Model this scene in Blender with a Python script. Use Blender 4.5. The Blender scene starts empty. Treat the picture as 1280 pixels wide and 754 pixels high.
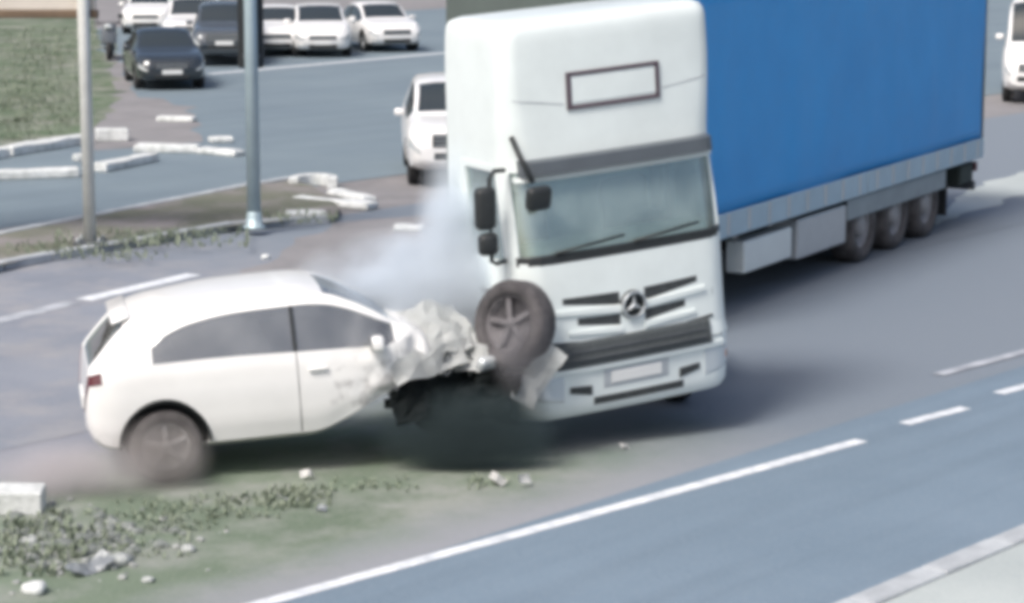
import bpy, bmesh, math, random
from mathutils import Vector, Matrix, noise
random.seed(7)
R = math.radians
scn = bpy.context.scene
C = scn.collection

# ------------------------------------------------------------------ camera
F_PX, HOR, CAM_H = 3000.0, -146.0, 5.08          # focal length / horizon row of the 1280x754 photograph
PITCH = math.atan((377 - HOR) / F_PX)
cp, sp = math.cos(PITCH), math.sin(PITCH)
cam = bpy.data.objects.new('camera', bpy.data.cameras.new('camera'))
C.objects.link(cam)
cam.location = (0, 0, CAM_H)
cam.rotation_euler = (math.pi / 2 - PITCH, 0, 0)
cam.data.sensor_width = 36
cam.data.lens = 36 * F_PX / 1280
cam.data.clip_end = 3000
scn.camera = cam

# ------------------------------------------------------------------ light
SUN_TO = Vector((-0.62, -0.78, 0)).normalized()
EL = R(52)
w = bpy.data.worlds.new('World'); scn.world = w; w.use_nodes = True
nt = w.node_tree
sky = nt.nodes.new('ShaderNodeTexSky'); sky.sky_type = 'NISHITA'; sky.sun_disc = False
sky.sun_elevation = EL; sky.sun_rotation = math.atan2(SUN_TO.x, SUN_TO.y)
sky.air_density = 1.0; sky.dust_density = 6.0; sky.ozone_density = 1.5
bg = nt.nodes['Background']; bg.inputs[1].default_value = 0.115
nt.links.new(sky.outputs[0], bg.inputs[0])
sl = bpy.data.lights.new('sun', 'SUN'); sl.energy = 2.1; sl.angle = R(17); sl.color = (1, .975, .94)
so = bpy.data.objects.new('sun', sl); C.objects.link(so)
tos = Vector((SUN_TO.x * math.cos(EL), SUN_TO.y * math.cos(EL), math.sin(EL)))
so.rotation_euler = (-tos).to_track_quat('-Z', 'Y').to_euler(); so.location = tos * 60
vs = scn.view_settings
vs.view_transform = 'Standard'; vs.look = 'None'; vs.exposure = 0.40; vs.gamma = 1
scn.render.engine = 'CYCLES'
scn.cycles.filter_width = 5.2          # soft sensor of the surveillance camera
scn.cycles.volume_bounces = 4
scn.cycles.volume_step_rate = 1.0

# ------------------------------------------------------------------ helpers
def P(x, y, h=0.0):
    """photo pixel -> point on the plane z = h"""
    u = (x - 640) / F_PX; v = (y - 377) / F_PX
    d = Vector((u, cp - v * sp, -sp - v * cp))
    t = (h - CAM_H) / d.z
    return Vector((d.x * t, d.y * t, h))

def obj(name, me, mats, parent=None, smooth=False):
    if isinstance(me, bmesh.types.BMesh):
        bm = me; me = bpy.data.meshes.new(name); bm.to_mesh(me); bm.free()
    o = bpy.data.objects.new(name, me); C.objects.link(o)
    if not isinstance(mats, (list, tuple)): mats = [mats]
    if len(me.materials) == 0:
        for m in mats: me.materials.append(m)
    if smooth:
        me.polygons.foreach_set('use_smooth', [True] * len(me.polygons))
    if parent: o.parent = parent
    return o

def thing(name, label, cat, loc=(0, 0, 0), rot=(0, 0, 0), group=None):
    o = bpy.data.objects.new(name, None); C.objects.link(o); o.empty_display_size = .2
    o.location = loc; o.rotation_euler = rot
    return tag(o, label, cat, group)

def tag(o, label, cat, group=None, kind=None):
    if label: o['label'] = label
    if cat: o['category'] = cat
    if group: o['group'] = group
    if kind: o['kind'] = kind
    return o

def struct(o):
    o['kind'] = 'structure'; return o

def box(bm, cx, cy, cz, sx, sy, sz, bev=0.0, rot=None, seg=2):
    b = bmesh.new()
    bmesh.ops.create_cube(b, size=1.0)
    bmesh.ops.scale(b, vec=(sx, sy, sz), verts=b.verts)
    if bev > 0:
        bmesh.ops.bevel(b, geom=list(b.edges), offset=bev, segments=seg, affect='EDGES', profile=.5)
    M = Matrix.Translation((cx, cy, cz))
    if rot is not None: M = M @ rot.to_4x4()
    bmesh.ops.transform(b, matrix=M, verts=b.verts)
    merge(bm, b)
    return bm

def merge(bm, b):
    vm = [bm.verts.new(v.co) for v in b.verts]
    b.verts.index_update()
    for f in b.faces:
        try:
            nf = bm.faces.new([vm[v.index] for v in f.verts]); nf.smooth = f.smooth; nf.material_index = f.material_index
        except ValueError: pass
    b.free()

def tube(bm, pts, r, n=8):
    pts = [Vector(p) for p in pts]
    rs = r if isinstance(r, (list, tuple)) else [r] * len(pts)
    rings = []
    for i, p in enumerate(pts):
        d = (pts[min(i + 1, len(pts) - 1)] - pts[max(i - 1, 0)]).normalized()
        a = d.cross(Vector((0, 0, 1)))
        if a.length < .05: a = d.cross(Vector((1, 0, 0)))
        a.normalize(); b = d.cross(a)
        rings.append([bm.verts.new(p + rs[i] * (math.cos(6.2832 * k / n) * a + math.sin(6.2832 * k / n) * b)) for k in range(n)])
    for i in range(len(rings) - 1):
        for k in range(n):
            f = bm.faces.new((rings[i][k], rings[i][(k + 1) % n], rings[i + 1][(k + 1) % n], rings[i + 1][k])); f.smooth = True
    bm.faces.new(rings[0][::-1]); bm.faces.new(rings[-1])
    return bm

def lathe(bm, prof, n=28, axis='Y', close=False):
    """prof: list of (radius, offset along axis)"""
    rings = []
    for r, a in prof:
        ring = []
        for k in range(n):
            t = 6.283185 * k / n
            c, s = r * math.cos(t), r * math.sin(t)
            ring.append(bm.verts.new((c, a, s) if axis == 'Y' else (c, s, a)))
        rings.append(ring)
    m = len(rings)
    for i in range(m if close else m - 1):
        A, B = rings[i], rings[(i + 1) % m]
        for k in range(n):
            f = bm.faces.new((A[k], A[(k + 1) % n], B[(k + 1) % n], B[k])); f.smooth = True
    if not close:
        bm.faces.new(rings[0][::-1]); bm.faces.new(rings[-1])
    bmesh.ops.recalc_face_normals(bm, faces=bm.faces)
    return bm

def interp(keys, x):
    if x <= keys[0][0]: return keys[0][1]
    if x >= keys[-1][0]: return keys[-1][1]
    for i in range(len(keys) - 1):
        x0, y0 = keys[i]; x1, y1 = keys[i + 1]
        if x0 <= x <= x1:
            # monotone-ish cubic (finite difference tangents)
            t = (x - x0) / (x1 - x0)
            def sl(a, b): return (b[1] - a[1]) / (b[0] - a[0])
            m = sl(keys[i], keys[i + 1])
            m0 = m if i == 0 else (0 if sl(keys[i - 1], keys[i]) * m <= 0 else 2 * sl(keys[i - 1], keys[i]) * m / (sl(keys[i - 1], keys[i]) + m))
            m1 = m if i == len(keys) - 2 else (0 if sl(keys[i + 1], keys[i + 2]) * m <= 0 else 2 * sl(keys[i + 1], keys[i + 2]) * m / (sl(keys[i + 1], keys[i + 2]) + m))
            h = x1 - x0
            return ((2*t**3 - 3*t**2 + 1) * y0 + (t**3 - 2*t**2 + t) * h * m0 + (-2*t**3 + 3*t**2) * y1 + (t**3 - t**2) * h * m1)

# ------------------------------------------------------------------ materials
def mat(name, col, rough=.6, metal=0.0, var=0.0, scale=4.0, col2=None, bump=0.0, bscale=40.0, spec=None, coat=0.0, stretch=None, obj_space=True):
    m = bpy.data.materials.new(name); m.use_nodes = True
    t = m.node_tree; b = t.nodes['Principled BSDF']
    b.inputs['Base Color'].default_value = (*col, 1)
    b.inputs['Roughness'].default_value = rough; b.inputs['Metallic'].default_value = metal
    if spec is not None: b.inputs['Specular IOR Level'].default_value = spec
    if coat: b.inputs['Coat Weight'].default_value = coat; b.inputs['Coat Roughness'].default_value = .08
    tc = t.nodes.new('ShaderNodeTexCoord')
    src = tc.outputs['Object'] if obj_space else None
    if not obj_space:
        g = t.nodes.new('ShaderNodeNewGeometry'); src = g.outputs['Position']
    if stretch:
        mp = t.nodes.new('ShaderNodeMapping'); mp.inputs['Scale'].default_value = stretch
        t.links.new(src, mp.inputs[0]); src = mp.outputs[0]
    if var or col2:
        n = t.nodes.new('ShaderNodeTexNoise'); n.inputs['Scale'].default_value = scale; n.inputs['Detail'].default_value = 6
        n.inputs['Roughness'].default_value = .65
        t.links.new(src, n.inputs[0])
        r = t.nodes.new('ShaderNodeValToRGB')
        c2 = col2 if col2 else tuple(c * (1 - var) for c in col)
        r.color_ramp.elements[0].position = .34; r.color_ramp.elements[0].color = (*c2, 1)
        r.color_ramp.elements[1].position = .66; r.color_ramp.elements[1].color = (*col, 1)
        t.links.new(n.outputs[0], r.inputs[0]); t.links.new(r.outputs[0], b.inputs['Base Color'])
    if bump:
        n2 = t.nodes.new('ShaderNodeTexNoise'); n2.inputs['Scale'].default_value = bscale; n2.inputs['Detail'].default_value = 4
        t.links.new(src, n2.inputs[0])
        bp = t.nodes.new('ShaderNodeBump'); bp.inputs['Strength'].default_value = bump; bp.inputs['Distance'].default_value = .02
        t.links.new(n2.outputs[0], bp.inputs['Height']); t.links.new(bp.outputs[0], b.inputs['Normal'])
    return m

def glass_mat(name, tint, gloss=.25, rough=.05, painted_sheen=0.0, painted_sheen_col=(.6, .7, .68)):
    m = bpy.data.materials.new(name); m.use_nodes = True
    t = m.node_tree; t.nodes.remove(t.nodes['Principled BSDF'])
    out = t.nodes['Material Output']
    tr = t.nodes.new('ShaderNodeBsdfTransparent'); tr.inputs[0].default_value = (*tint, 1)
    gl = t.nodes.new('ShaderNodeBsdfGlossy'); gl.inputs[0].default_value = (.9, .95, 1, 1); gl.inputs['Roughness'].default_value = rough
    fr = t.nodes.new('ShaderNodeFresnel'); fr.inputs[0].default_value = 1.5
    mu = t.nodes.new('ShaderNodeMath'); mu.operation = 'ADD'; mu.inputs[1].default_value = gloss
    mx = t.nodes.new('ShaderNodeMixShader')
    t.links.new(fr.outputs[0], mu.inputs[0]); t.links.new(mu.outputs[0], mx.inputs[0])
    df = t.nodes.new('ShaderNodeBsdfDiffuse'); df.inputs[0].default_value = (*painted_sheen_col, 1)      # pale diffuse layer painted in for reflected light on the pane
    m2 = t.nodes.new('ShaderNodeMixShader'); tc = t.nodes.new('ShaderNodeTexCoord'); nz = t.nodes.new('ShaderNodeTexNoise'); nz.inputs['Scale'].default_value = 2.5; nz.inputs['Detail'].default_value = 4
    mr = t.nodes.new('ShaderNodeMapRange'); mr.inputs[1].default_value = .3; mr.inputs[2].default_value = .7; mr.inputs[3].default_value = painted_sheen * .6; mr.inputs[4].default_value = painted_sheen * 1.3
    t.links.new(tc.outputs['Object'], nz.inputs[0]); t.links.new(nz.outputs[0], mr.inputs[0]); t.links.new(mr.outputs[0], m2.inputs[0])
    t.links.new(tr.outputs[0], m2.inputs[1]); t.links.new(df.outputs[0], m2.inputs[2])
    t.links.new(m2.outputs[0], mx.inputs[1]); t.links.new(gl.outputs[0], mx.inputs[2]); t.links.new(mx.outputs[0], out.inputs[0])
    return m

M = {}
M['white_paint'] = mat('white_paint', (.82, .815, .80), .28, var=.06, scale=2.0, coat=.5)
M['truck_white'] = mat('truck_white', (.76, .82, .81), .32, var=.09, scale=1.6, coat=.4)
def scuffed_paint():
    m = mat('hatch_paint', (.82, .815, .80), .28, var=.06, scale=2.0, coat=.5)
    t = m.node_tree; L = t.links; b_ = t.nodes['Principled BSDF']; src = b_.inputs['Base Color'].links[0].from_socket
    tc = t.nodes.new('ShaderNodeTexCoord'); mp = t.nodes.new('ShaderNodeMapping'); mp.inputs['Location'].default_value = (-.72, 0, -.58); mp.vector_type = 'POINT'; L.new(tc.outputs['Object'], mp.inputs[0])
    sc = t.nodes.new('ShaderNodeVectorMath'); sc.operation = 'MULTIPLY'; sc.inputs[1].default_value = (1.5, 0, 2.2); L.new(mp.outputs[0], sc.inputs[0])
    ln = t.nodes.new('ShaderNodeVectorMath'); ln.operation = 'LENGTH'; L.new(sc.outputs[0], ln.inputs[0])
    nz = t.nodes.new('ShaderNodeTexNoise'); nz.inputs['Scale'].default_value = 7; nz.inputs['Detail'].default_value = 6; L.new(tc.outputs['Object'], nz.inputs[0])
    sm_ = t.nodes.new('ShaderNodeMath'); sm_.operation = 'SUBTRACT'; L.new(nz.outputs[0], sm_.inputs[0])
    h_ = t.nodes.new('ShaderNodeMath'); h_.operation = 'MULTIPLY'; h_.inputs[1].default_value = .30; L.new(ln.outputs['Value'], h_.inputs[0]); L.new(h_.outputs[0], sm_.inputs[1])
    mr = t.nodes.new('ShaderNodeMapRange'); mr.inputs[1].default_value = .36; mr.inputs[2].default_value = .52; mr.inputs[4].default_value = .65; L.new(sm_.outputs[0], mr.inputs[0])
    mx = t.nodes.new('ShaderNodeMix'); mx.data_type = 'RGBA'; mx.inputs[7].default_value = (.30, .29, .28, 1); L.new(mr.outputs[0], mx.inputs[0]); L.new(src, mx.inputs[6]); L.new(mx.outputs[2], b_.inputs['Base Color'])
    return m
M['hatch_paint'] = scuffed_paint()
M['silver_paint'] = mat('silver_paint', (.50, .53, .55), .3, .3, var=.08, coat=.5)
M['dark_paint'] = mat('dark_paint', (.035, .045, .055), .22, .2, var=.2, coat=.8)
M['grey_paint'] = mat('grey_paint', (.11, .125, .14), .25, .3, var=.15, coat=.8)
M['pale_blue_paint'] = mat('pale_blue_paint', (.55, .68, .76), .3, var=.08, coat=.5)
M['black_trim'] = mat('black_trim', (.022, .026, .028), .5, var=.3, scale=12)
M['interior'] = mat('interior', (.05, .055, .06), .8, var=.3, scale=8)
M['seat'] = mat('seat', (.10, .105, .11), .85, var=.25, scale=20)
M['tyre'] = mat('tyre', (.03, .03, .031), .85, var=.3, scale=25, bump=.4, bscale=60)
M['dusty_tyre'] = mat('dusty_tyre', (.15, .14, .138), .95, col2=(.06, .056, .056), scale=5, bump=.5, bscale=60)
M['slot_grey'] = mat('slot_grey', (.05, .056, .058), .6, var=.4, scale=14)
M['skirt_grey'] = mat('skirt_grey', (.33, .38, .40), .7, var=.2, scale=2)
M['torn_black'] = mat('torn_black', (.032, .038, .04), .95, var=.3, scale=6, spec=.05)
M['scuff'] = mat('scuff', (.27, .32, .37), .85, col2=(.19, .24, .28), scale=6, obj_space=False)
M['grimy_tyre'] = mat('grimy_tyre', (.13, .122, .125), .95, col2=(.05, .047, .05), scale=4, bump=.5, bscale=60)
M['grimy_rim'] = mat('grimy_rim', (.22, .21, .22), .7, .2, col2=(.09, .085, .09), scale=6)
M['rim'] = mat('rim', (.55, .57, .58), .35, .7, var=.15)
M['dusty_rim'] = mat('dusty_rim', (.42, .41, .41), .6, .2, var=.3, scale=10)
M['steel_dark'] = mat('steel_dark', (.05, .055, .06), .55, .4, var=.4, scale=9, bump=.3)
M['frame_metal'] = mat('frame_metal', (.09, .10, .11), .6, .2, var=.3, scale=6)
M['aluminium'] = mat('aluminium', (.52, .56, .58), .4, .5, var=.15, scale=5)
M['light_glass'] = mat('light_glass', (.62, .66, .68), .12, .3, coat=1.0)
M['tail_red'] = mat('tail_red', (.11, .025, .035), .2, coat=1.0)
M['amber'] = mat('amber', (.55, .16, .04), .2, coat=1.0)
M['dark_glass'] = mat('dark_glass', (.028, .036, .038), .06, spec=.7, coat=.6)
M['hatch_glass'] = glass_mat('hatch_glass', (.50, .52, .52), .12, painted_sheen=.24, painted_sheen_col=(.56, .56, .55))
M['windscreen_glass'] = glass_mat('windscreen_glass', (.80, .94, .90), .16, painted_sheen=.26, painted_sheen_col=(.60, .74, .70))
M['plate'] = mat('plate', (.72, .73, .72), .5)
M['pole_pale'] = mat('pole_pale', (.78, .79, .74), .5, .2, var=.2, scale=3)
M['pole_teal'] = mat('pole_teal', (.46, .57, .60), .45, .3, var=.15, scale=3)
M['line_paint'] = mat('line_paint', (.80, .82, .84), .7, col2=(.50, .53, .56), scale=7, obj_space=False, bump=.2)
M['worn_line'] = mat('worn_line', (.52, .54, .58), .8, col2=(.24, .26, .29), scale=2.2, obj_space=False)
M['kerb_white'] = mat('kerb_white', (.74, .76, .75), .8, col2=(.46, .48, .47), scale=5, bump=.4, bscale=25)
M['kerb_grey'] = mat('kerb_grey', (.50, .53, .55), .85, col2=(.33, .35, .37), scale=3, bump=.4, bscale=25)
M['board_tan'] = mat('board_tan', (.62, .57, .50), .7, var=.12, scale=1.5)
M['board_brown'] = mat('board_brown', (.16, .11, .07), .7, var=.3)
M['bulkhead'] = mat('bulkhead', (.10, .125, .115), .6, var=.2, scale=2)
M['steel_crumple'] = mat('steel_crumple', (.70, .72, .71), .38, var=.15, scale=5, coat=.3)

def tarp_mat():
    m = mat('blue_tarp', (.016, .325, .76), .42, col2=(.013, .285, .69), scale=.9, bump=.25, bscale=2.5)
    return m
M['blue_tarp'] = tarp_mat()
M['tarp_flap'] = mat('tarp_flap', (.42, .56, .65), .5, var=.12, scale=2)

# road-aligned coordinates: u along the road, v across it
RA = R(50)
U = Vector((math.cos(RA), math.sin(RA), 0)); V = Vector((-math.sin(RA), math.cos(RA), 0))
def UV(u, v, z=0): return U * u + V * v + Vector((0, 0, z))
def uv_of(p): return p.dot(U), p.dot(V)

def ground_mat(name, base, dark, grit, rough=.9, patch=None, patch_amt=.5, streak=.25, edge=None):
    """layered procedural ground: broad tone, patches, streaks along the road, grit and fine relief"""
    m = bpy.data.materials.new(name); m.use_nodes = True
    t = m.node_tree; L = t.links; b = t.nodes['Principled BSDF']
    b.inputs['Roughness'].default_value = rough; b.inputs['Specular IOR Level'].default_value = .25
    g = t.nodes.new('ShaderNodeNewGeometry')
    rot = t.nodes.new('ShaderNodeVectorRotate'); rot.rotation_type = 'Z_AXIS'; rot.inputs['Angle'].default_value = -RA
    L.new(g.outputs['Position'], rot.inputs['Vector'])
    def nz(scale, det=5, st=None, rg=.6):
        n = t.nodes.new('ShaderNodeTexNoise'); n.inputs['Scale'].default_value = scale; n.inputs['Detail'].default_value = det; n.inputs['Roughness'].default_value = rg
        s = rot.outputs[0]
        if st:
            mp = t.nodes.new('ShaderNodeMapping'); mp.inputs['Scale'].default_value = st; L.new(s, mp.inputs[0]); s = mp.outputs[0]
        L.new(s, n.inputs[0]); return n.outputs[0]
    def ramp(inp, p0, p1):
        r = t.nodes.new('ShaderNodeMapRange'); r.inputs[1].default_value = p0; r.inputs[2].default_value = p1; L.new(inp, r.inputs[0]); return r.outputs[0]
    def mix(fac, a, bb, mode='MIX'):
        x = t.nodes.new('ShaderNodeMix'); x.data_type = 'RGBA'; x.blend_type = mode
        if isinstance(fac, float): x.inputs[0].default_value = fac
        else: L.new(fac, x.inputs[0])
        for i, q in ((6, a), (7, bb)):
            if isinstance(q, tuple): x.inputs[i].default_value = (*q, 1)
            else: L.new(q, x.inputs[i])
        return x.outputs[2]
    c = mix(ramp(nz(.35), .3, .7), dark, base)
    if patch: c = mix(ramp(nz(.8, 7, rg=.7), .5 - .1 * patch_amt, .5 + .25 * (1 - patch_amt) + .02), c, patch)
    if streak:
        mul = t.nodes.new('ShaderNodeMath'); mul.operation = 'MULTIPLY'; mul.inputs[1].default_value = streak
        L.new(ramp(nz(1.6, 4, (.06, 1, 1)), .4, .7), mul.inputs[0]); c = mix(mul.outputs[0], c, tuple(q * .5 for q in dark))
    mul = t.nodes.new('ShaderNodeMath'); mul.operation = 'MULTIPLY'; mul.inputs[1].default_value = .45
    L.new(ramp(nz(38, 3), .5, .75), mul.inputs[0]); c = mix(mul.outputs[0], c, grit)
    if edge:      # another ground that takes over with ragged edges between two v positions
        sep = t.nodes.new('ShaderNodeSeparateXYZ'); L.new(rot.outputs[0], sep.inputs[0])
        for (axis, p0, p1, col, amp) in edge:
            nn = t.nodes.new('ShaderNodeMath'); nn.operation = 'MULTIPLY_ADD'; nn.inputs[1].default_value = amp; L.new(nz(.9, 7, rg=.7), nn.inputs[0]); L.new(sep.outputs[axis], nn.inputs[2])
            sb = t.nodes.new('ShaderNodeMath'); sb.operation = 'SUBTRACT'; sb.inputs[1].default_value = amp * .5; L.new(nn.outputs[0], sb.inputs[0])
            c = mix(ramp(sb.outputs[0], p0, p1), c, col)
    L.new(c, b.inputs['Base Color'])
    bp = t.nodes.new('ShaderNodeBump'); bp.inputs['Strength'].default_value = .5; bp.inputs['Distance'].default_value = .02
    L.new(nz(14, 6), bp.inputs['Height']); L.new(bp.outputs[0], b.inputs['Normal'])
    return m

ASPH = (.19, .25, .31)
M['asphalt'] = ground_mat('asphalt', ASPH, (.155, .21, .265), (.25, .295, .335), .75, streak=.3)
M['far_asphalt'] = ground_mat('far_asphalt', (.195, .245, .275), (.16, .205, .24), (.23, .26, .28), .75, streak=.2)
M['lilac_asphalt'] = ground_mat('lilac_asphalt', (.255, .275, .315), (.19, .21, .25), (.29, .30, .33), .85, patch=(.30, .30, .315), streak=.15, edge=[(0, 20.5, 25.0, (.195, .225, .26), 1.6)])
M['verge_ground'] = ground_mat('verge_ground', (.19, .24, .175), (.105, .14, .10), (.30, .32, .27), .95, patch=(.26, .275, .25), streak=0,
                               edge=[(1, 12.9, 12.1, (.27, .28, .30), .7), (1, 15.5, 16.6, (.24, .25, .285), 1.0), (0, 15.6, 18.8, (.19, .22, .255), 1.6)])
M['median_soil'] = ground_mat('median_soil', (.19, .19, .15), (.085, .10, .07), (.27, .26, .24), .95, patch=(.24, .22, .22), streak=0)
M['grass_lot'] = ground_mat('grass_lot', (.12, .17, .10), (.06, .09, .055), (.20, .22, .16), .95, patch=(.25, .255, .22), patch_amt=.6, streak=0)
M['dirt'] = ground_mat('dirt', (.25, .245, .25), (.18, .175, .18), (.33, .32, .32), .95, patch=(.265, .255, .26), streak=0)
M['pale_verge'] = ground_mat('pale_verge', (.46, .50, .49), (.36, .40, .40), (.55, .57, .56), .9, streak=.1)
M['grass_blade'] = mat('grass_blade', (.205, .25, .18), .9, col2=(.275, .31, .24), scale=3, obj_space=False)
M['leaf'] = mat('leaf', (.05, .085, .045), .6, col2=(.03, .05, .03), scale=2, obj_space=False)
M['bark'] = mat('bark', (.09, .07, .05), .9, var=.3, scale=10)

# ------------------------------------------------------------------ ground and roads
def sheet(name, pts, z, m, parent=None, ragged=0.0, step=.5):
    """flat polygon sheet with optional ragged outline"""
    out = []
    n = len(pts)
    for i in range(n):
        a, b = Vector(pts[i]), Vector(pts[(i + 1) % n])
        k = max(1, int((b - a).length / step)) if ragged else 1
        k = min(k, 120)
        for j in range(k):
            p = a.lerp(b, j / k)
            if ragged:
                p += Vector((noise.noise(p * 1.3), noise.noise(p * 1.3 + Vector((9, 4, 1))), 0)) * ragged
                p += Vector((noise.noise(p * 5), noise.noise(p * 5 + Vector((3, 8, 1))), 0)) * ragged * .4
            out.append(p)
    bm = bmesh.new()
    f = bm.faces.new([bm.verts.new((p.x, p.y, z)) for p in out])
    bmesh.ops.triangulate(bm, faces=[f])
    bmesh.ops.recalc_face_normals(bm, faces=bm.faces)
    if sum(q.normal.z for q in bm.faces) < 0: bmesh.ops.reverse_faces(bm, faces=bm.faces)
    return obj(name, bm, m, parent)

bm = bmesh.new()
bmesh.ops.create_grid(bm, x_segments=8, y_segments=8, size=1500)
bmesh.ops.translate(bm, verts=bm.verts, vec=(0, 900, 0))
struct(obj('ground', bm, M['dirt']))
def vstrip(name, v0, v1, z, m, u0=-40, u1=400):
    return sheet(name, [UV(u0, v0), UV(u1, v0), UV(u1, v1), UV(u0, v1)], z, m)
VA, VB = 11.7, 8.72
struct(vstrip('near_road', VB + .1, VA + .25, .008, M['asphalt']))
struct(vstrip('verge', VA + .25, 17.2, .004, M['verge_ground']))
struct(vstrip('middle_road', 17.2, 25.75, .008, M['lilac_asphalt']))
struct(vstrip('far_road', 28.6, 47.2, .008, M['far_asphalt']))
struct(vstrip('parking_strip', 47.2, 66, .004, M['far_asphalt']))
# pale verge outside the near lane with its kerb
struct(sheet('pavement', [UV(-40, VB - .28), UV(400, VB - .28), UV(400, VB - 40), UV(-40, VB - 40)], .10, M['pale_verge']))
def kerb(name, u0, u1, v0, v1, h, m, label, seglen=1.0, group=None):
    t = thing(name, label, 'kerb', UV((u0 + u1) / 2, (v0 + v1) / 2), (0, 0, RA), group)
    n = max(1, int(round((u1 - u0) / seglen))); ln = (u1 - u0) / n
    b = bmesh.new(); box(b, 0, 0, h / 2 - .02, ln - .012, v1 - v0, h + .04, .018)
    me = bpy.data.meshes.new('kerb_stone'); b.to_mesh(me); b.free(); me.materials.append(m)
    for i in range(n):
        o = obj('kerb_stone', me, m, t); o.location = (-(u1 - u0) / 2 + (i + .5) * ln, 0, noise.noise(Vector((i * 3.1, v0, 1))) * .006)
    return t
kerb('road_kerb', 4, 40, VB - .28, VB - .05, .13, M['kerb_grey'], 'long pale kerb edging the pavement beside the near lane')

# painted lines
def stripe(name, pa, pb, wid, z, m, worn=False):
    a, b = P(*pa), P(*pb); d = (b - a).normalized(); q = Vector((-d.y, d.x, 0)) * wid / 2
    n = max(2, int((b - a).length / .35)); bmx = bmesh.new(); prev = None
    for i in range(n + 1):
        c = a.lerp(b, i / n); j = .012 * noise.noise(c * 3)
        cur = (bmx.verts.new((c.x - q.x * (1 + j * 6), c.y - q.y * (1 + j * 6), z)), bmx.verts.new((c.x + q.x * (1 - j * 5), c.y + q.y * (1 - j * 5), z)))
        if prev: bmx.faces.new((prev[0], cur[0], cur[1], prev[1]))
        prev = cur
    bmesh.ops.recalc_face_normals(bmx, faces=bmx.faces)
    if sum(f.normal.z for f in bmx.faces) < 0: bmesh.ops.reverse_faces(bmx, faces=bmx.faces)
    return struct(obj(name, bmx, m))
stripe('road_marking', (250, 777), (1077, 552), .15, .012, M['line_paint'])
stripe('road_marking', (1130, 531), (1207, 511), .14, .012, M['line_paint'])
stripe('road_marking', (1248, 493), (1340, 468), .14, .012, M['line_paint'])
stripe('road_marking', (1400, 450), (1480, 428), .14, .012, M['line_paint'])
stripe('road_marking', (1172, 470), (1330, 428), .15, .016, M['worn_line'])
stripe('road_marking', (-10, 404), (92, 379), .26, .012, M['worn_line'])
stripe('road_marking', (104, 376), (242, 344), .26, .012, M['line_paint'])
stripe('road_marking', (-200, 446), (-40, 410), .18, .012, M['worn_line'])
stripe('road_marking', (262, 93), (575, 65), .30, .012, M['line_paint'])
stripe('road_marking', (-60, 318), (110, 276), .12, .012, M['worn_line'])
# bright dusty shoulder behind the trailer
struct(sheet('shoulder', [P(1215, 236), P(1420, 170), P(1420, 205), P(1150, 285)], .013, M['pale_verge'], None, .25, .4))

# raised median with the poles
struct(sheet('median', [P(-260, 352), P(-30, 306), P(305, 241), P(372, 232), P(425, 262), P(418, 280), P(300, 290), P(60, 328), P(-260, 400)], .11, M['median_soil'], None, .12, .4))
def kerb_line(pixels, label, m=M['kerb_grey'], h=.13, wid=.17, ln=.9, name='median_kerb'):
    pts = [P(*p) for p in pixels]
    t = thing(name, label, 'kerb', pts[0])
    for a, b in zip(pts[:-1], pts[1:]):
        d = b - a; n = max(1, int(round(d.length / ln))); l = d.length / n
        bx_ = bmesh.new(); box(bx_, 0, 0, h / 2, l - .015, wid, h, .02)
        me = bpy.data.meshes.new('kerb_stone'); bx_.to_mesh(me); bx_.free(); me.materials.append(m)
        for i in range(n):
            c = a.lerp(b, (i + .5) / n); o = obj('kerb_stone', me, m, t)
            o.location = c - pts[0]; o.rotation_euler = (0, 0, math.atan2(d.y, d.x) + .02 * noise.noise(c * 2)); o.location.z = .008 * noise.noise(c)
    return t
kerb_line([(-200, 341), (0, 301), (300, 241), (362, 230)], 'grey kerb along the far edge of the median with the poles')
kerb_line([(-200, 378), (60, 327), (290, 288), (410, 279)], 'grey kerb along the near edge of the median with the poles')

# grass lot at the upper left, dirt apron beside it
struct(sheet('grass', [P(-420, 205), P(-60, 192), P(112, 172), P(150, 120), P(128, 60), P(118, 22), P(-300, 18)], .016, M['grass_lot'], None, .5, .8))
struct(sheet('dirt_apron', [P(118, 190), P(250, 178), P(240, 135), P(165, 118), P(150, 70), P(112, 60), P(105, 150)], .012, M['dirt'], None, .4, .8))
struct(sheet('dirt_path', [P(290, 345), P(420, 280), P(560, 268), P(640, 300), P(560, 345), P(420, 352)], .012, M['dirt'], None, .35, .5))

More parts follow.
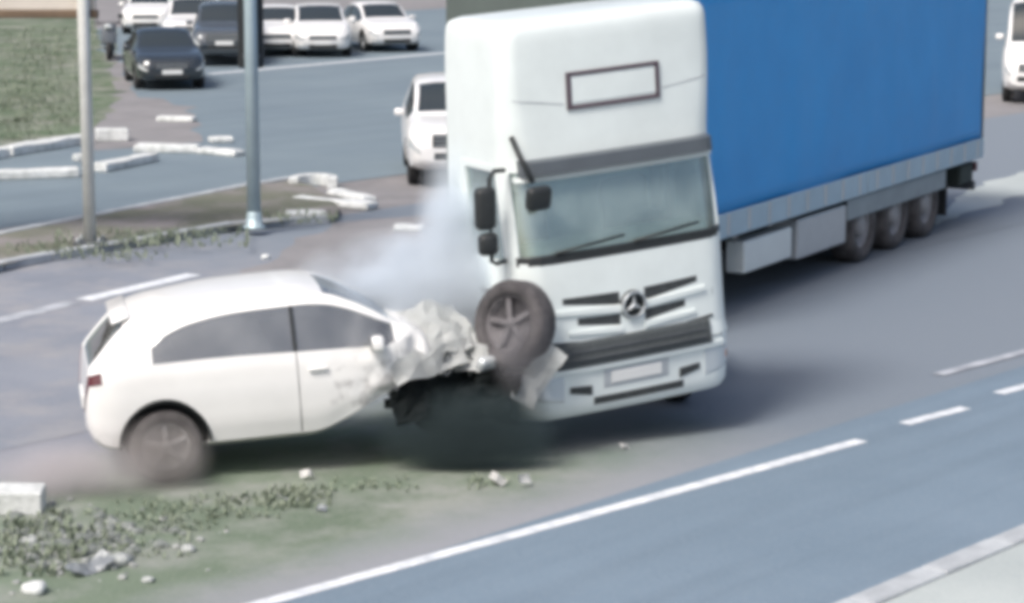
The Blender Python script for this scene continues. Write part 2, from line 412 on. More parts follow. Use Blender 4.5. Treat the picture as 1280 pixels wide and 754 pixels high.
# ------------------------------------------------------------------ wheels
def wheel_meshes(r, wd, spokes=5, heavy=False):
    b = bmesh.new(); h = wd / 2; ri = r * (.60 if heavy else .66)
    lathe(b, [(ri, -h * .8), (r * .80, -h), (r * .94, -h * .92), (r, -h * .6), (r, h * .6), (r * .94, h * .92), (r * .80, h), (ri, h * .8)], 30, close=True)
    ty = bpy.data.meshes.new('tyre'); b.to_mesh(ty); b.free()
    b = bmesh.new()
    lathe(b, [(ri * 1.01, -h * .8), (ri * 1.01, h * .72), (ri * .9, h * .62), (ri * .88, h * .1), (ri * .2, h * .15), (ri * .2, -h * .5), (ri * .9, -h * .6)], 30, close=True)
    if heavy:
        q = bmesh.new(); lathe(q, [(.16 * r / .5, h * .05), (.15 * r / .5, h * .7), (.10 * r / .5, h * .85), (.0001, h * .87)], 20); merge(b, q)
        for k in range(10):
            a = k * .6283; box(b, ri * .62 * math.cos(a), h * .28, ri * .62 * math.sin(a), .035, .06, .035)
    else:
        for k in range(spokes):
            a = k * 6.2832 / spokes + .3
            box(b, ri * .52 * math.cos(a), h * .45, ri * .52 * math.sin(a), ri * .86, h * .22, ri * .2, .008, Matrix.Rotation(-a, 3, 'Y'))
        q = bmesh.new(); lathe(q, [(ri * .2, h * .3), (ri * .19, h * .55), (ri * .0001, h * .6)], 16); merge(b, q)
    rm = bpy.data.meshes.new('rim'); b.to_mesh(rm); b.free()
    return ty, rm
def put_wheel(parent, meshes, loc, side, tm, rm, rot=None, name='wheel'):
    ty, ri = meshes
    if not ty.materials: ty.materials.append(tm)
    if not ri.materials: ri.materials.append(rm)
    o = obj(name, ty, tm, parent); o.location = loc
    o.rotation_euler = rot if rot else (0, random.random() if side > 0 else 0, 0 if side > 0 else math.pi)
    obj('rim', ri, rm, o)
    return o

# ------------------------------------------------------------------ lofted cars
def apply_mods(o):
    dg = bpy.context.evaluated_depsgraph_get()
    me = bpy.data.meshes.new_from_object(o.evaluated_get(dg), depsgraph=dg)
    o.modifiers.clear(); o.data = me
    return o

def car(name, label, loc, yaw, prof, paint, glass, group=None, cat='car', lift=0.0, deform=None, sub=1, step=.12, wheels=True, plate=True, pitch=0.0, roll=0.0, dusty=False):
    t = thing(name, label, cat, loc, (roll, pitch, yaw), group)
    xs = [prof['top'][0][0]]; x1 = prof['top'][-1][0]
    marks = sorted(set(prof['marks']))
    keyx = sorted(set([k[0] for k in prof['top']] + marks))
    st = []
    for a, b in zip(keyx[:-1], keyx[1:]):
        n = max(1, int(math.ceil((b - a) / step)))
        st += [a + (b - a) * i / n for i in range(n)]
    st.append(keyx[-1])
    def section(x):
        zt, zb, zl = interp(prof['top'], x), interp(prof['bot'], x), interp(prof['belt'], x)
        wd, wr = interp(prof['w'], x), interp(prof['wr'], x)
        zl = min(zl, zt - .02); g = zt - zl; hgt = zl - zb
        wt = wd * .955; ft = interp(prof['wtop'], x) if 'wtop' in prof else .80
        pts = [(0, zb), (wd * .80, zb), (wd * .95, zb + .06 * min(1, hgt / .5)), (wd * .99, zb + .28 * hgt), (wd, zb + .62 * hgt), (wd * .985, zb + .86 * hgt), (wt, zl),
               (wt + (wr - wt) * (.86 * ft / .80), zl + g * ft), (wr * .93, zl + g * .925), (wr * .55, zl + g * .985), (0, zt)]
        out = []
        for a, b in zip(pts[:-1], pts[1:]):
            for k in range(sub): out.append((a[0] + (b[0] - a[0]) * k / sub, a[1] + (b[1] - a[1]) * k / sub))
        out.append(pts[-1])
        return out
    secs = [section(x) for x in st]
    nb = len(secs[0])
    ws0, ws1 = prof['ws']; rw0, rw1 = prof['rw']; panes = prof['panes']; hl = prof['headlight']; tl = prof['taillight']; doors = prof['doors']
    def part_of(xa, xb, j):
        B = j // sub; xm = (xa + xb) / 2
        if B == 6:
            for i, (a, b) in enumerate(panes):
                if a <= xm <= b: return 'window%d' % i
            if panes[0][0] < xm < panes[-1][1]: return 'pillar'
        if B in (8, 9) and ws0 <= xm <= ws1: return 'windscreen'
        if B in (8, 9) and rw0 <= xm <= rw1: return 'rear_window'
        if B == 4 and xm > hl: return 'headlight'
        if B in prof.get('tlb', (4, 5)) and xm < tl: return 'taillight'
        if 2 <= B <= 5:
            for i, (a, b) in enumerate(doors):
                if a <= xm <= b: return 'door%d' % i
        if B in (8, 9, 7) and xm > ws1: return 'bonnet'
        return 'body'
    bms, vmaps = {}, {}
    def vert(part, i, j, s):
        k = (i, j, 0 if j in (0, nb - 1) else s)
        d = vmaps.setdefault(part, {})
        if k not in d:
            y, z = secs[i][j]
            d[k] = bms[part].verts.new((st[i], s * y, z))
        return d[k]
    for i in range(len(st) - 1):
        for j in range(nb - 1):
            p0 = part_of(st[i], st[i + 1], j)
            for s in (1, -1):
                p = p0
                if p0[:-1] in ('window', 'door') or p0 in ('headlight', 'taillight', 'pillar'): p = p0 + ('L' if s > 0 else 'R')
                bms.setdefault(p, bmesh.new())
                a, b, c, d = vert(p, i, j, s), vert(p, i + 1, j, s), vert(p, i + 1, j + 1, s), vert(p, i, j + 1, s)
                vs_ = []
                for q in ((a, b, c, d) if s < 0 else (d, c, b, a)):
                    if q not in vs_: vs_.append(q)
                if len(vs_) > 2:
                    try: bms[p].faces.new(vs_)
                    except ValueError: pass
    for i in (0, len(st) - 1):
        ring = [vert('body', i, j, 1) for j in range(nb)] + [vert('body', i, j, -1) for j in range(nb - 2, 0, -1)]
        try: bms['body'].faces.new(ring if i else ring[::-1])
        except ValueError: pass
    # arch cutters
    cut = None
    if prof.get('arch'):
        cb = bmesh.new()
        for ax in prof['axles']:
            for s in (1, -1):
                q = bmesh.new(); y0 = s * (prof['track'] - .16); y1 = s * (prof['track'] + .5)
                lathe(q, [(prof['arch'], y0), (prof['arch'], y1)], 32); bmesh.ops.translate(q, verts=q.verts, vec=(ax, 0, prof['wr_r'] + .02)); merge(cb, q)
        bmesh.ops.recalc_face_normals(cb, faces=cb.faces)
        cut = obj('cutter', cb, M['black_trim'])
    res = {}
    for p, b in bms.items():
        bmesh.ops.recalc_face_normals(b, faces=b.faces)
        gls = p.startswith('window') or p in ('windscreen', 'rear_window')
        nm = {'window': 'side_window', 'door': 'door', 'headligh': 'headlight', 'tailligh': 'taillight'}.get(p[:6] if p.startswith('window') else p[:4] if p.startswith('door') else p[:8], p)
        if p.startswith('door'): nm = 'door'
        if p.startswith('pillar'): nm = 'pillar'
        mm = glass if gls else M['light_glass'] if nm == 'headlight' else M['tail_red'] if nm == 'taillight' else M['black_trim'] if nm == 'pillar' else paint
        o = obj(nm, b, [mm, M['interior']], None, True)
        if gls:
            for v in o.data.vertices: v.co -= v.normal * .012
            md = o.modifiers.new('s', 'SOLIDIFY'); md.thickness = .005; md.offset = -1
        else:
            off = {'headlight': .004, 'taillight': .006, 'door': .003, 'bonnet': .003}.get(nm, 0)
            if off:
                for v in o.data.vertices: v.co += v.normal * off
            md = o.modifiers.new('s', 'SOLIDIFY'); md.thickness = .03; md.offset = -1; md.material_offset = 1
            if cut and nm in ('body', 'door'):
                bo = o.modifiers.new('b', 'BOOLEAN'); bo.operation = 'DIFFERENCE'; bo.object = cut; bo.solver = 'EXACT'
        apply_mods(o)
        try: o.data.set_sharp_from_angle(angle=R(38))
        except Exception: pass
        res.setdefault(nm, []).append(o); o.parent = t
    if cut:
        bpy.data.objects.remove(cut)
    # inner wheel wells and floor
    b = bmesh.new()
    for ax in prof['axles']:
        for s in (1, -1):
            q = bmesh.new(); lathe(q, [(prof['wr_r'] * 1.12, s * (prof['track'] - .18)), (prof['wr_r'] * 1.12, s * (prof['track'] - .15))], 20); bmesh.ops.translate(q, verts=q.verts, vec=(ax, 0, prof['wr_r'] + .04)); merge(b, q)
    box(b, 0, 0, prof['wr_r'], (x1 - xs[0]) * .62, prof['w'][3][1] * 1.5, .16)
    res['underbody'] = [obj('underbody', b, M['black_trim'], t)]
    # mirrors
    mx, mz, my = prof['mirror']
    for s in (1, -1):
        b = bmesh.new(); box(b, mx, s * (my + .10), mz, .12, .20, .13, .04, Matrix.Rotation(s * .15, 3, 'Z'), 3)
        m_ = obj('mirror', b, paint, t, True); b = bmesh.new(); box(b, mx - .062, s * (my + .10), mz, .01, .17, .10, .004); obj('mirror_glass', b, M['dark_glass'], m_)
        res.setdefault('mirror', []).append(m_)
    # front: grille, plate, lower intake ; rear: plate
    fx = x1; zf = prof['front_z']
    b = bmesh.new(); gw = prof['grille'][0]; gh = prof['grille'][1]
    box(b, fx - .01, 0, zf, .04, gw, gh, .012)
    gr = obj('grille', b, M['black_trim'], t)
    b = bmesh.new()
    for k in range(3): box(b, fx + .014, 0, zf - gh * .3 + k * gh * .3, .012, gw * .94, gh * .09, .003)
    obj('grille_bars', b, M['aluminium'], gr)
    b = bmesh.new(); box(b, fx - .015, 0, zf - .26, .05, prof['w'][0][1] * 1.25, .13, .02); it = obj('lower_intake', b, M['black_trim'], t)
    res['front'] = [gr, it]
    if plate:
        b = bmesh.new(); box(b, fx + .016, 0, zf - .15, .02, .5, .11, .006); pl = obj('number_plate', b, M['plate'], t); res['front'].append(pl)
    b = bmesh.new(); box(b, xs[0] - .006, 0, prof.get('rear_plate_z', .78), .02, .5, .11, .006); obj('number_plate', b, M['plate'], t)
    if lift:
        for ch in t.children: ch.location.z += lift
    if deform:
        for ch in list(t.children):
            if ch.type == 'MESH':
                for v in ch.data.vertices: v.co = deform(v.co)
    if wheels:
        wm = wheel_meshes(prof['wr_r'], .2)
        res['wheel'] = []
        for ax in prof['axles']:
            for s in (1, -1):
                res['wheel'].append(put_wheel(t, wm, (ax, s * (prof['track'] - .02), prof['wr_r']), s, M['dusty_tyre' if dusty else 'tyre'], M['dusty_rim' if dusty else 'rim']))
    return t, res

HATCH = dict(
    top=[(-1.90, .66), (-1.88, .82), (-1.85, .97), (-1.78, 1.06), (-1.52, 1.33), (-1.43, 1.39), (-1.15, 1.445), (-.6, 1.50), (0, 1.51), (.22, 1.48), (.42, 1.40), (1.02, 1.045), (1.10, 1.01), (1.55, .94), (1.82, .84), (1.95, .72), (2.0, .62)],
    bot=[(-1.90, .46), (-1.84, .33), (-1.7, .26), (-1, .22), (1, .22), (1.7, .24), (1.93, .30), (2.0, .42)],
    belt=[(-1.90, .64), (-1.85, .94), (-1.5, 1.0), (-.8, 1.01), (0, .99), (.7, .965), (1.1, .935), (1.6, .85), (1.9, .70), (2.0, .60)],
    w=[(-1.90, .66), (-1.87, .75), (-1.78, .82), (-1.6, .865), (-1, .885), (0, .89), (1.2, .88), (1.6, .845), (1.85, .74), (1.96, .62), (2.0, .52)],
    wr=[(-1.90, .60), (-1.78, .66), (-1.5, .61), (-1.2, .655), (-.3, .675), (.3, .67), (1.02, .72), (1.2, .76), (1.6, .70), (2.0, .45)],
    wtop=[(-2, .8), (-1.40, .28), (-1.30, .32), (-1.18, .50), (-.95, .64), (-.5, .72), (0, .74), (.4, .76), (2, .80)],
    marks=[-1.30, -1.24, -1.18, -1.1, -1.05, -.095, -.06, .42, .80, .86, -1.55, -1.74],
    ws=(.22, 1.02), rw=(-1.85, -1.52), panes=[(-1.30, -.095), (-.06, .86)], headlight=1.72, taillight=-1.74, tlb=(5,), doors=[(-.06, .86)],
    arch=.37, axles=(-1.25, 1.25), track=.79, wr_r=.315, mirror=(.62, 1.02, .87), front_z=.60, grille=(.8, .12), rear_plate_z=.62)
SEDAN = dict(
    top=[(-2.2, .66), (-2.17, .86), (-2.1, .98), (-1.7, 1.06), (-1.5, 1.09), (-.9, 1.38), (-.5, 1.44), (0, 1.455), (.35, 1.40), (1.0, 1.02), (1.1, .98), (1.7, .90), (2.05, .80), (2.17, .68), (2.2, .58)],
    bot=[(-2.2, .46), (-2.1, .32), (-1.8, .25), (-1, .21), (1, .21), (1.8, .23), (2.1, .28), (2.2, .38)],
    belt=[(-2.2, .62), (-2.1, .93), (-1.6, .98), (-.8, .95), (.7, .91), (1.1, .89), (1.7, .83), (2.1, .70), (2.2, .56)],
    w=[(-2.2, .68), (-2.12, .78), (-1.9, .85), (-1.6, .88), (-1, .89), (0, .89), (1.4, .88), (1.8, .85), (2.08, .76), (2.17, .68), (2.2, .60)],
    wr=[(-2.2, .55), (-1.6, .70), (-.9, .62), (0, .65), (.4, .65), (1.0, .72), (1.2, .78), (1.8, .72), (2.2, .5)],
    marks=[-1.2, -.35, -.28, .9, .98, -1.5],
    ws=(.30, 1.0), rw=(-1.5, -.9), panes=[(-1.2, -.35), (-.28, .95)], headlight=1.93, taillight=-2.0, doors=[(-1.1, -.30), (-.28, .9)],
    arch=.37, axles=(-1.32, 1.35), track=.79, wr_r=.315, mirror=(.66, .98, .87), front_z=.62, grille=(.85, .14), rear_plate_z=.75)
SUV = dict(
    top=[(-2.2, .8), (-2.17, .98), (-2.1, 1.12), (-1.95, 1.5), (-1.85, 1.62), (-1.3, 1.70), (-.3, 1.72), (.2, 1.66), (.85, 1.20), (.95, 1.15), (1.6, 1.08), (2.0, 1.0), (2.15, .86), (2.2, .7)],
    bot=[(-2.2, .5), (-2.1, .38), (-1.8, .32), (-1, .28), (1, .28), (1.8, .30), (2.1, .36), (2.2, .46)],
    belt=[(-2.2, .78), (-2.1, 1.08), (-1.6, 1.12), (-.8, 1.10), (.7, 1.06), (1.1, 1.03), (1.7, .98), (2.1, .86), (2.2, .68)],
    w=[(-2.2, .76), (-2.12, .84), (-1.9, .90), (-1.6, .93), (-1, .94), (0, .94), (1.4, .93), (1.8, .91), (2.08, .84), (2.17, .76), (2.2, .70)],
    wr=[(-2.2, .72), (-1.9, .68), (-.9, .70), (0, .71), (.3, .71), (.85, .76), (1.2, .84), (1.8, .78), (2.2, .6)],
    marks=[-1.75, -1.1, -.3, -.24, .74, .82, -1.9],
    ws=(.15, .85), rw=(-2.1, -1.9), panes=[(-1.75, -1.12), (-1.05, -.3), (-.24, .78)], headlight=1.9, taillight=-1.98, doors=[(-1.05, -.28), (-.26, .76)],
    arch=.43, axles=(-1.32, 1.35), track=.82, wr_r=.36, mirror=(.55, 1.16, .9), front_z=.82, grille=(1.0, .22), rear_plate_z=.85)
VAN = dict(
    top=[(-2.6, 1.2), (-2.58, 2.0), (-2.5, 2.3), (-2.2, 2.42), (-1, 2.45), (.6, 2.42), (1.0, 2.30), (1.75, 1.42), (1.85, 1.36), (2.35, 1.16), (2.52, .98), (2.58, .8)],
    bot=[(-2.6, .5), (-2.4, .36), (-1, .32), (1, .32), (2.2, .32), (2.58, .45)],
    belt=[(-2.6, 1.15), (-2.4, 1.32), (-1, 1.32), (1, 1.30), (1.8, 1.26), (2.3, 1.08), (2.58, .78)],
    w=[(-2.6, .93), (-2.4, .97), (-2, .98), (-1, .98), (0, .98), (1.5, .98), (2.1, .94), (2.45, .84), (2.58, .74)],
    wr=[(-2.6, .84), (-1, .86), (.8, .85), (1.75, .84), (2.0, .86), (2.58, .65)],
    marks=[.55, 1.45, .9],
    ws=(.95, 1.75), rw=(-2.59, -2.57), panes=[(.55, 1.45)], headlight=2.3, taillight=-2.5, doors=[(.5, 1.5)],
    arch=.42, axles=(-1.6, 1.65), track=.86, wr_r=.35, mirror=(1.3, 1.5, .96), front_z=.86, grille=(1.1, .2), rear_plate_z=.9)

# ---- the crashed hatchback
def sm(a, b, x):
    t = max(0, min(1, (x - a) / (b - a))); return t * t * (3 - 2 * t)
def crash(co):
    x, y, z = co
    t = max(0, (x - .72) / 1.28)
    n1 = noise.noise(Vector((x * 3.1, y * 3.1, z * 3.1))); n2 = noise.noise(Vector((x * 3.3 + 7, y * 3.1, z * 3.6 + 2))); n3 = noise.noise(Vector((x * 2.9, y * 3.6 + 5, z * 3.1)))
    n4 = noise.noise(Vector((x * 9, y * 9, z * 9)))
    lo = sm(.0, .85, x) * max(0, 1 - z / .80)
    z2 = z + .44 * lo
    if t > 0:
        tt = min(1, t)
        x2 = .72 + .66 * t - .10 * tt * max(0, 1 - z / .7)
        hump = .10 * math.sin(min(1, t * 1.15) * math.pi) * sm(.6, .95, z)
        z2 += hump - .13 * tt * tt + tt * .16 * n1 + .03 * tt * n4
        y2 = y * (1 - .14 * tt) + tt * .18 * n2 + .05 * tt * n4 + .10 * tt
        x2 += tt * .16 * n3
        return Vector((x2, y2, z2))
    # small dents low on the door ahead of the rear wheel
    d = .03 * sm(.1, .7, x) * (n4 + n1)
    return Vector((x, y + d * (1 if y > 0 else -1), z2))

yaw_c = R(12)
rc = P(211, 601)
org = rc - Vector((math.cos(yaw_c) * -1.25 - math.sin(yaw_c) * -.79, math.sin(yaw_c) * -1.25 + math.cos(yaw_c) * -.79, 0))
org.z += .078
hatch, hp = car('crashed_hatchback', 'white hatchback with its front end crushed against the truck', org, yaw_c, HATCH, M['hatch_paint'], M['hatch_glass'],
                deform=crash, lift=.035, sub=3, step=.055, wheels=False, plate=False, pitch=R(-3.6), dusty=True)
for o in hp['front']:
    for ch in list(o.children): bpy.data.objects.remove(ch)
    bpy.data.objects.remove(o)
wm = wheel_meshes(.315, .2); wmf = wheel_meshes(.315, .2)
for s in (1, -1): put_wheel(hatch, wm, (-1.25, s * .77, .315), s, M['dusty_tyre'], M['dusty_rim'])
put_wheel(hatch, wmf, (1.25, -.15, .33), -1, M['tyre'], M['steel_dark'], (R(12), .3, math.pi + R(28)))        # near front wheel, tucked under the wreck
tw = put_wheel(hatch, wheel_meshes(.39, .26), (1.90, -.66, 1.04), -1, M['grimy_tyre'], M['grimy_rim'], (R(14), .2, math.pi + R(-48)))   # wheel thrown up
tw['label'] = 'front wheel wrenched up against the truck'
# wiper, handle, spoiler and arch trims
b = bmesh.new(); box(b, -1.53, 0, 1.395, .17, 1.08, .03, .012, Matrix.Rotation(R(-17), 3, 'Y')); obj('spoiler', b, M['white_paint'], hatch, True)
for s in (1, -1):
    b = bmesh.new(); box(b, .10, s * .905, .87, .17, .03, .028, .011); obj('door_handle', b, M['white_paint'], hatch, True)
    b = bmesh.new()
    tube(b, [(-1.25 + .385 * math.cos(a), s * .872, .335 + .385 * math.sin(a)) for a in [R(k) for k in range(0, 181, 9)]], .014, 6); obj('arch_trim', b, M['black_trim'], hatch)
# seats and dash seen through the glass
for sx, sy in ((-.15, .36), (-.15, -.36), (-.95, .36), (-.95, -.36)):
    b = bmesh.new(); box(b, sx + .12, sy, .52, .5, .5, .16, .06, None, 3); box(b, sx - .15, sy, .84, .15, .46, .60, .06, Matrix.Rotation(R(-14), 3, 'Y'), 3); box(b, sx - .24, sy, 1.22, .10, .26, .17, .04, Matrix.Rotation(R(-10), 3, 'Y'), 3)
    obj('seat', b, M['seat'], hatch, True)
for s in (1, -1):
    for xs_ in (-.075, .86):
        b = bmesh.new(); zl, zb, wd = interp(HATCH['belt'], xs_), interp(HATCH['bot'], xs_), interp(HATCH['w'], xs_); hg = zl - zb
        tube(b, [(xs_, s * wd * .955, zl), (xs_, s * wd * .987, zb + .86 * hg), (xs_, s * wd * 1.002, zb + .62 * hg), (xs_, s * wd * .992, zb + .28 * hg), (xs_, s * wd * .952, zb + .07)], .0045, 6)
        o = obj('door_seam', b, M['frame_metal'], hatch); o.location.z = .035
        for v in o.data.vertices: v.co = crash(v.co)
b = bmesh.new(); box(b, .68, 0, .86, .36, 1.45, .22, .06, None, 3); obj('dashboard', b, M['interior'], hatch, True)
b = bmesh.new()
pts = [(.42 + .05 * math.sin(a), .36 + .18 * math.cos(a), .95 + .18 * math.sin(a)) for a in [k * .2617 for k in range(25)]]
tube(b, pts, .014, 6); obj('steering_wheel', b, M['black_trim'], hatch)
# engine bay wreckage
def crumpled_panel(name, parent, c, sx, sy, amp, seed, m, rot, nx=14, ny=12, fr=2.2, thick=.006):
    bmx = bmesh.new(); g = []
    for i in range(nx + 1):
        row = []
        for j in range(ny + 1):
            x = (i / nx - .5) * sx; y = (j / ny - .5) * sy
            q = Vector((x * fr + seed, y * fr, seed * 1.7))
            ex = 1 + .12 * noise.noise(Vector((y * 4, seed, 2)))
            z = amp * (abs(noise.noise(q * 1.6)) * 1.6 + .5 * noise.noise(q * 3.7)) + amp * .8 * math.sin(x / sx * 4 + seed)
            row.append(bmx.verts.new((x * ex + amp * .4 * noise.noise(q * 2.3 + Vector((5, 5, 5))), y * (1 + .15 * noise.noise(Vector((x * 5, seed, 7)))) + amp * .4 * noise.noise(q * 2.1), z)))
        g.append(row)
    for i in range(nx):
        for j in range(ny): bmx.faces.new((g[i][j], g[i + 1][j], g[i + 1][j + 1], g[i][j + 1]))
    ext = bmesh.ops.solidify(bmx, geom=list(bmx.faces), thickness=thick)
    o = obj(name, bmx, m, parent); o.location = c; o.rotation_euler = rot
    return o
crumpled_panel('front_wing', hatch, (1.06, -.70, .84), .70, .38, .08, 3.1, M['steel_crumple'], (R(62), R(-14), R(8)), 7, 5)
crumpled_panel('bonnet_fold', hatch, (1.28, -.30, .96), .62, .72, .09, 8.4, M['steel_crumple'], (R(26), R(-12), R(14)), 7, 7)
crumpled_panel('bonnet_fold', hatch, (1.48, -.52, .80), .40, .40, .09, 12.7, M['steel_crumple'], (R(48), R(22), R(-20)), 6, 5)
bump_ = crumpled_panel('bumper_skin', hatch, (2.03, -.88, .60), .58, .24, .07, 5.5, M['steel_crumple'], (R(70), R(-52), R(20)), 7, 4)
crumpled_panel('arch_liner', hatch, (1.04, -.72, .45), .66, .36, .12, 15.2, M['torn_black'], (R(78), R(-6), R(10)), 10, 8, 3.0)
crumpled_panel('arch_liner', hatch, (1.56, -.66, .44), .60, .36, .13, 18.9, M['torn_black'], (R(74), R(8), R(-8)), 10, 8, 3.0)
crumpled_panel('undertray', hatch, (1.45, -.35, .20), .9, .7, .06, 21.3, M['torn_black'], (R(6), R(4), R(8)), 10, 8, 3.0)
b = bmesh.new()
box(b, 1.28, 0, .62, .50, .62, .44, .05); box(b, 1.10, .28, .58, .4, .36, .36, .04); box(b, 1.38, -.32, .58, .34, .26, .30, .04, Matrix.Rotation(.4, 3, 'Z'))
obj('engine', b, M['steel_dark'], hatch)
b = bmesh.new(); box(b, 1.62, -.1, .60, .07, 1.05, .44, .015, Matrix.Rotation(.22, 3, 'Z') @ Matrix.Rotation(-.25, 3, 'Y')); obj('radiator', b, M['steel_dark'], hatch)
b = bmesh.new()
tube(b, [(.7, -.55, .42), (1.1, -.60, .40), (1.45, -.50, .50), (1.7, -.30, .44)], .045); tube(b, [(.7, .5, .42), (1.2, .5, .42), (1.6, .4, .5)], .045)
tube(b, [(1.75, -.75, .45), (1.80, -.2, .50), (1.72, .35, .46)], .05); tube(b, [(1.3, -.5, .75), (1.62, -.42, .82), (1.80, -.1, .98)], .03); tube(b, [(1.62, .1, .7), (1.75, -.3, .9), (1.86, -.56, 1.05)], .035)
obj('front_subframe', b, M['steel_dark'], hatch)
for k in range(7):
    b = bmesh.new(); x0 = 1.15 + .1 * k
    tube(b, [(x0, -.7 + .12 * (k % 3), .62), (x0 + .12, -.74 + .2 * random.random(), .78 + .12 * random.random()), (x0 + .22, -.6 + .2 * random.random(), .66 + .1 * random.random())], .012, 6); obj('hose', b, M['black_trim'], hatch)
b = bmesh.new(); box(b, 1.62, -.70, .72, .20, .10, .13, .04, Matrix.Rotation(.5, 3, 'Z') @ Matrix.Rotation(.5, 3, 'X'), 3); obj('headlight', b, M['light_glass'], hatch, True)
# number plate lettering is not legible in the photograph

# ------------------------------------------------------------------ the truck
CAB_FRONT = Vector((1.12, 21.5, 0))
th_c = R(4.6)                                      # tractor chassis
def heading(theta): return math.atan2(-math.cos(theta), math.sin(theta))      # faces the camera, turned towards image right
truck = thing('truck_tractor', 'white truck tractor with high roof and three-pointed star on its grille', 'truck', CAB_FRONT, (0, 0, heading(th_c)))
cabt = bpy.data.objects.new('cab', None); C.objects.link(cabt); cabt.parent = truck
cabt.rotation_euler = (R(1.8), 0, R(22.4)); cabt.location = (0, 0, -.045)      # cab twisted on its mounts by the impact
RACK = .05                                                                    # and racked: its right side pushed down
XF = [(.43, -.02), (.50, .02), (.95, .03), (1.05, -.01), (1.85, -.07), (2.65, -.24), (2.75, -.26), (3.0, -.28), (3.5, -.31), (3.88, -.33), (3.97, -.38), (4.0, -.46)]
XR = [(.30, -.70), (1.0, -.70), (1.06, -1.46), (3.6, -1.46), (3.95, -1.44), (4.0, -1.34)]
XW = [(.43, 1.08), (.50, 1.10), (1.0, 1.11), (1.85, 1.10), (2.75, 1.10), (3.4, 1.10), (3.88, 1.09), (3.97, 1.05), (4.0, .97)]
zk = [.43, .46, .50, .57, .70, .85, .94, .96, 1.05, 1.06, 1.2, 1.35, 1.5, 1.65, 1.80, 1.86, 1.90, 2.0, 2.15, 2.3, 2.45, 2.58, 2.66, 2.72, 2.78, 2.86, 3.0, 3.15, 3.3, 3.5, 3.65, 3.78, 3.86, 3.92, 3.96, 3.985, 4.0]
NS, NA, NF = 8, 7, 14
def cab_ring(z):
    xf, xr, wd = interp(XF, z), interp(XR, z), interp(XW, z)
    if 1.0 < z < 1.06: xr = -.70
    r = .26 if z < 2.8 else .26 - .10 * min(1, (z - 2.8) / .6)
    pts = []
    for k in range(NS): pts.append((xr + (xf - r - xr) * k / NS, wd))
    for k in range(NA): a = math.pi / 2 * k / NA; pts.append((xf - r + r * math.sin(a), wd - r + r * math.cos(a)))
    for k in range(NF + 1):
        y = (wd - r) * (1 - 2 * k / NF); pts.append((xf, y))
    for k in range(1, NA + 1): a = math.pi / 2 * k / NA; pts.append((xf - r + r * math.cos(a), -(wd - r) - r * math.sin(a)))
    for k in range(1, NS + 1): pts.append((xf - r + (xr - xf + r) * k / NS, -wd))
    return [Vector((x + .05 * (1 - (y / wd) ** 2) * (1 if x > xf - r - .01 else 0), y, z)) for x, y in pts]
rings = [cab_ring(z) for z in zk]
NP = len(rings[0])
i_f0, i_f1 = NS + NA - 4, NS + NA + NF + 4
def cab_part(za, zb, k):
    zm = (za + zb) / 2
    front = i_f0 <= k < i_f1
    sideL, sideR = 2 <= k < NS, NP - 1 - NS <= k < NP - 3
    if zm < .95: return 'bumper'
    if 1.90 < zm < 2.66 and front: return 'windscreen'
    if (sideL or sideR):
        if 1.86 < zm < 2.66 and (k >= 3 and k < NS - 0 or (k >= NP - 1 - NS and k < NP - 4)): return 'side_windowL' if sideL else 'side_windowR'
        if 1.05 < zm < 2.72: return 'doorL' if sideL else 'doorR'
    if zm > 2.78: return 'roof_fairing'
    if zm < 1.86 and front: return 'front_panel'
    return 'cab_shell'
bms = {}; vm = {}
def cv(p, i, k):
    d = vm.setdefault(p, {}); b_ = bms.setdefault(p, bmesh.new())
    if (i, k) not in d: d[(i, k)] = b_.verts.new(rings[i][k])
    return d[(i, k)]
for i in range(len(zk) - 1):
    for k in range(NP):
        p = cab_part(zk[i], zk[i + 1], k) if k < NP - 1 else ('bumper' if zk[i] < .94 else 'roof_fairing' if zk[i] >= 2.78 else 'cab_shell')
        k2 = (k + 1) % NP
        q = [cv(p, i, k), cv(p, i, k2), cv(p, i + 1, k2), cv(p, i + 1, k)]
        bms[p].faces.new(q[::-1])
bms['roof_fairing'].faces.new([cv('roof_fairing', len(zk) - 1, k) for k in range(NP)][::-1])
for p, b in bms.items():
    if p.startswith(('windscreen', 'side_window')):
        bmesh.ops.recalc_face_normals(b, faces=b.faces); b.normal_update()
        cen = Vector((-.8, 0, 2.2))
        if sum((f.calc_center_median() - cen).dot(f.normal) for f in b.faces) < 0: bmesh.ops.reverse_faces(b, faces=b.faces)
        b.normal_update()
        for v in b.verts: v.co -= v.normal * .02
        o = obj(p.rstrip('LR'), b, M['windscreen_glass'], cabt, True)
        md = o.modifiers.new('s', 'SOLIDIFY'); md.thickness = .006
    else:
        bmesh.ops.recalc_face_normals(b, faces=b.faces); b.normal_update()
        cen = Vector((-.7, 0, 1.9))
        if sum((f.calc_center_median() - cen).dot(f.normal) * f.calc_area() for f in b.faces) < 0: bmesh.ops.reverse_faces(b, faces=b.faces)
        if p.startswith('door') or p == 'front_panel':
            b.normal_update()
            for v in b.verts: v.co += v.normal * .006
        o = obj(p.rstrip('LR'), b, [M['truck_white'], M['interior']], cabt, True)
        md = o.modifiers.new('s', 'SOLIDIFY'); md.thickness = .03; md.offset = -1; md.material_offset = 1
    apply_mods(o)
    o.data.set_sharp_from_angle(angle=R(35))

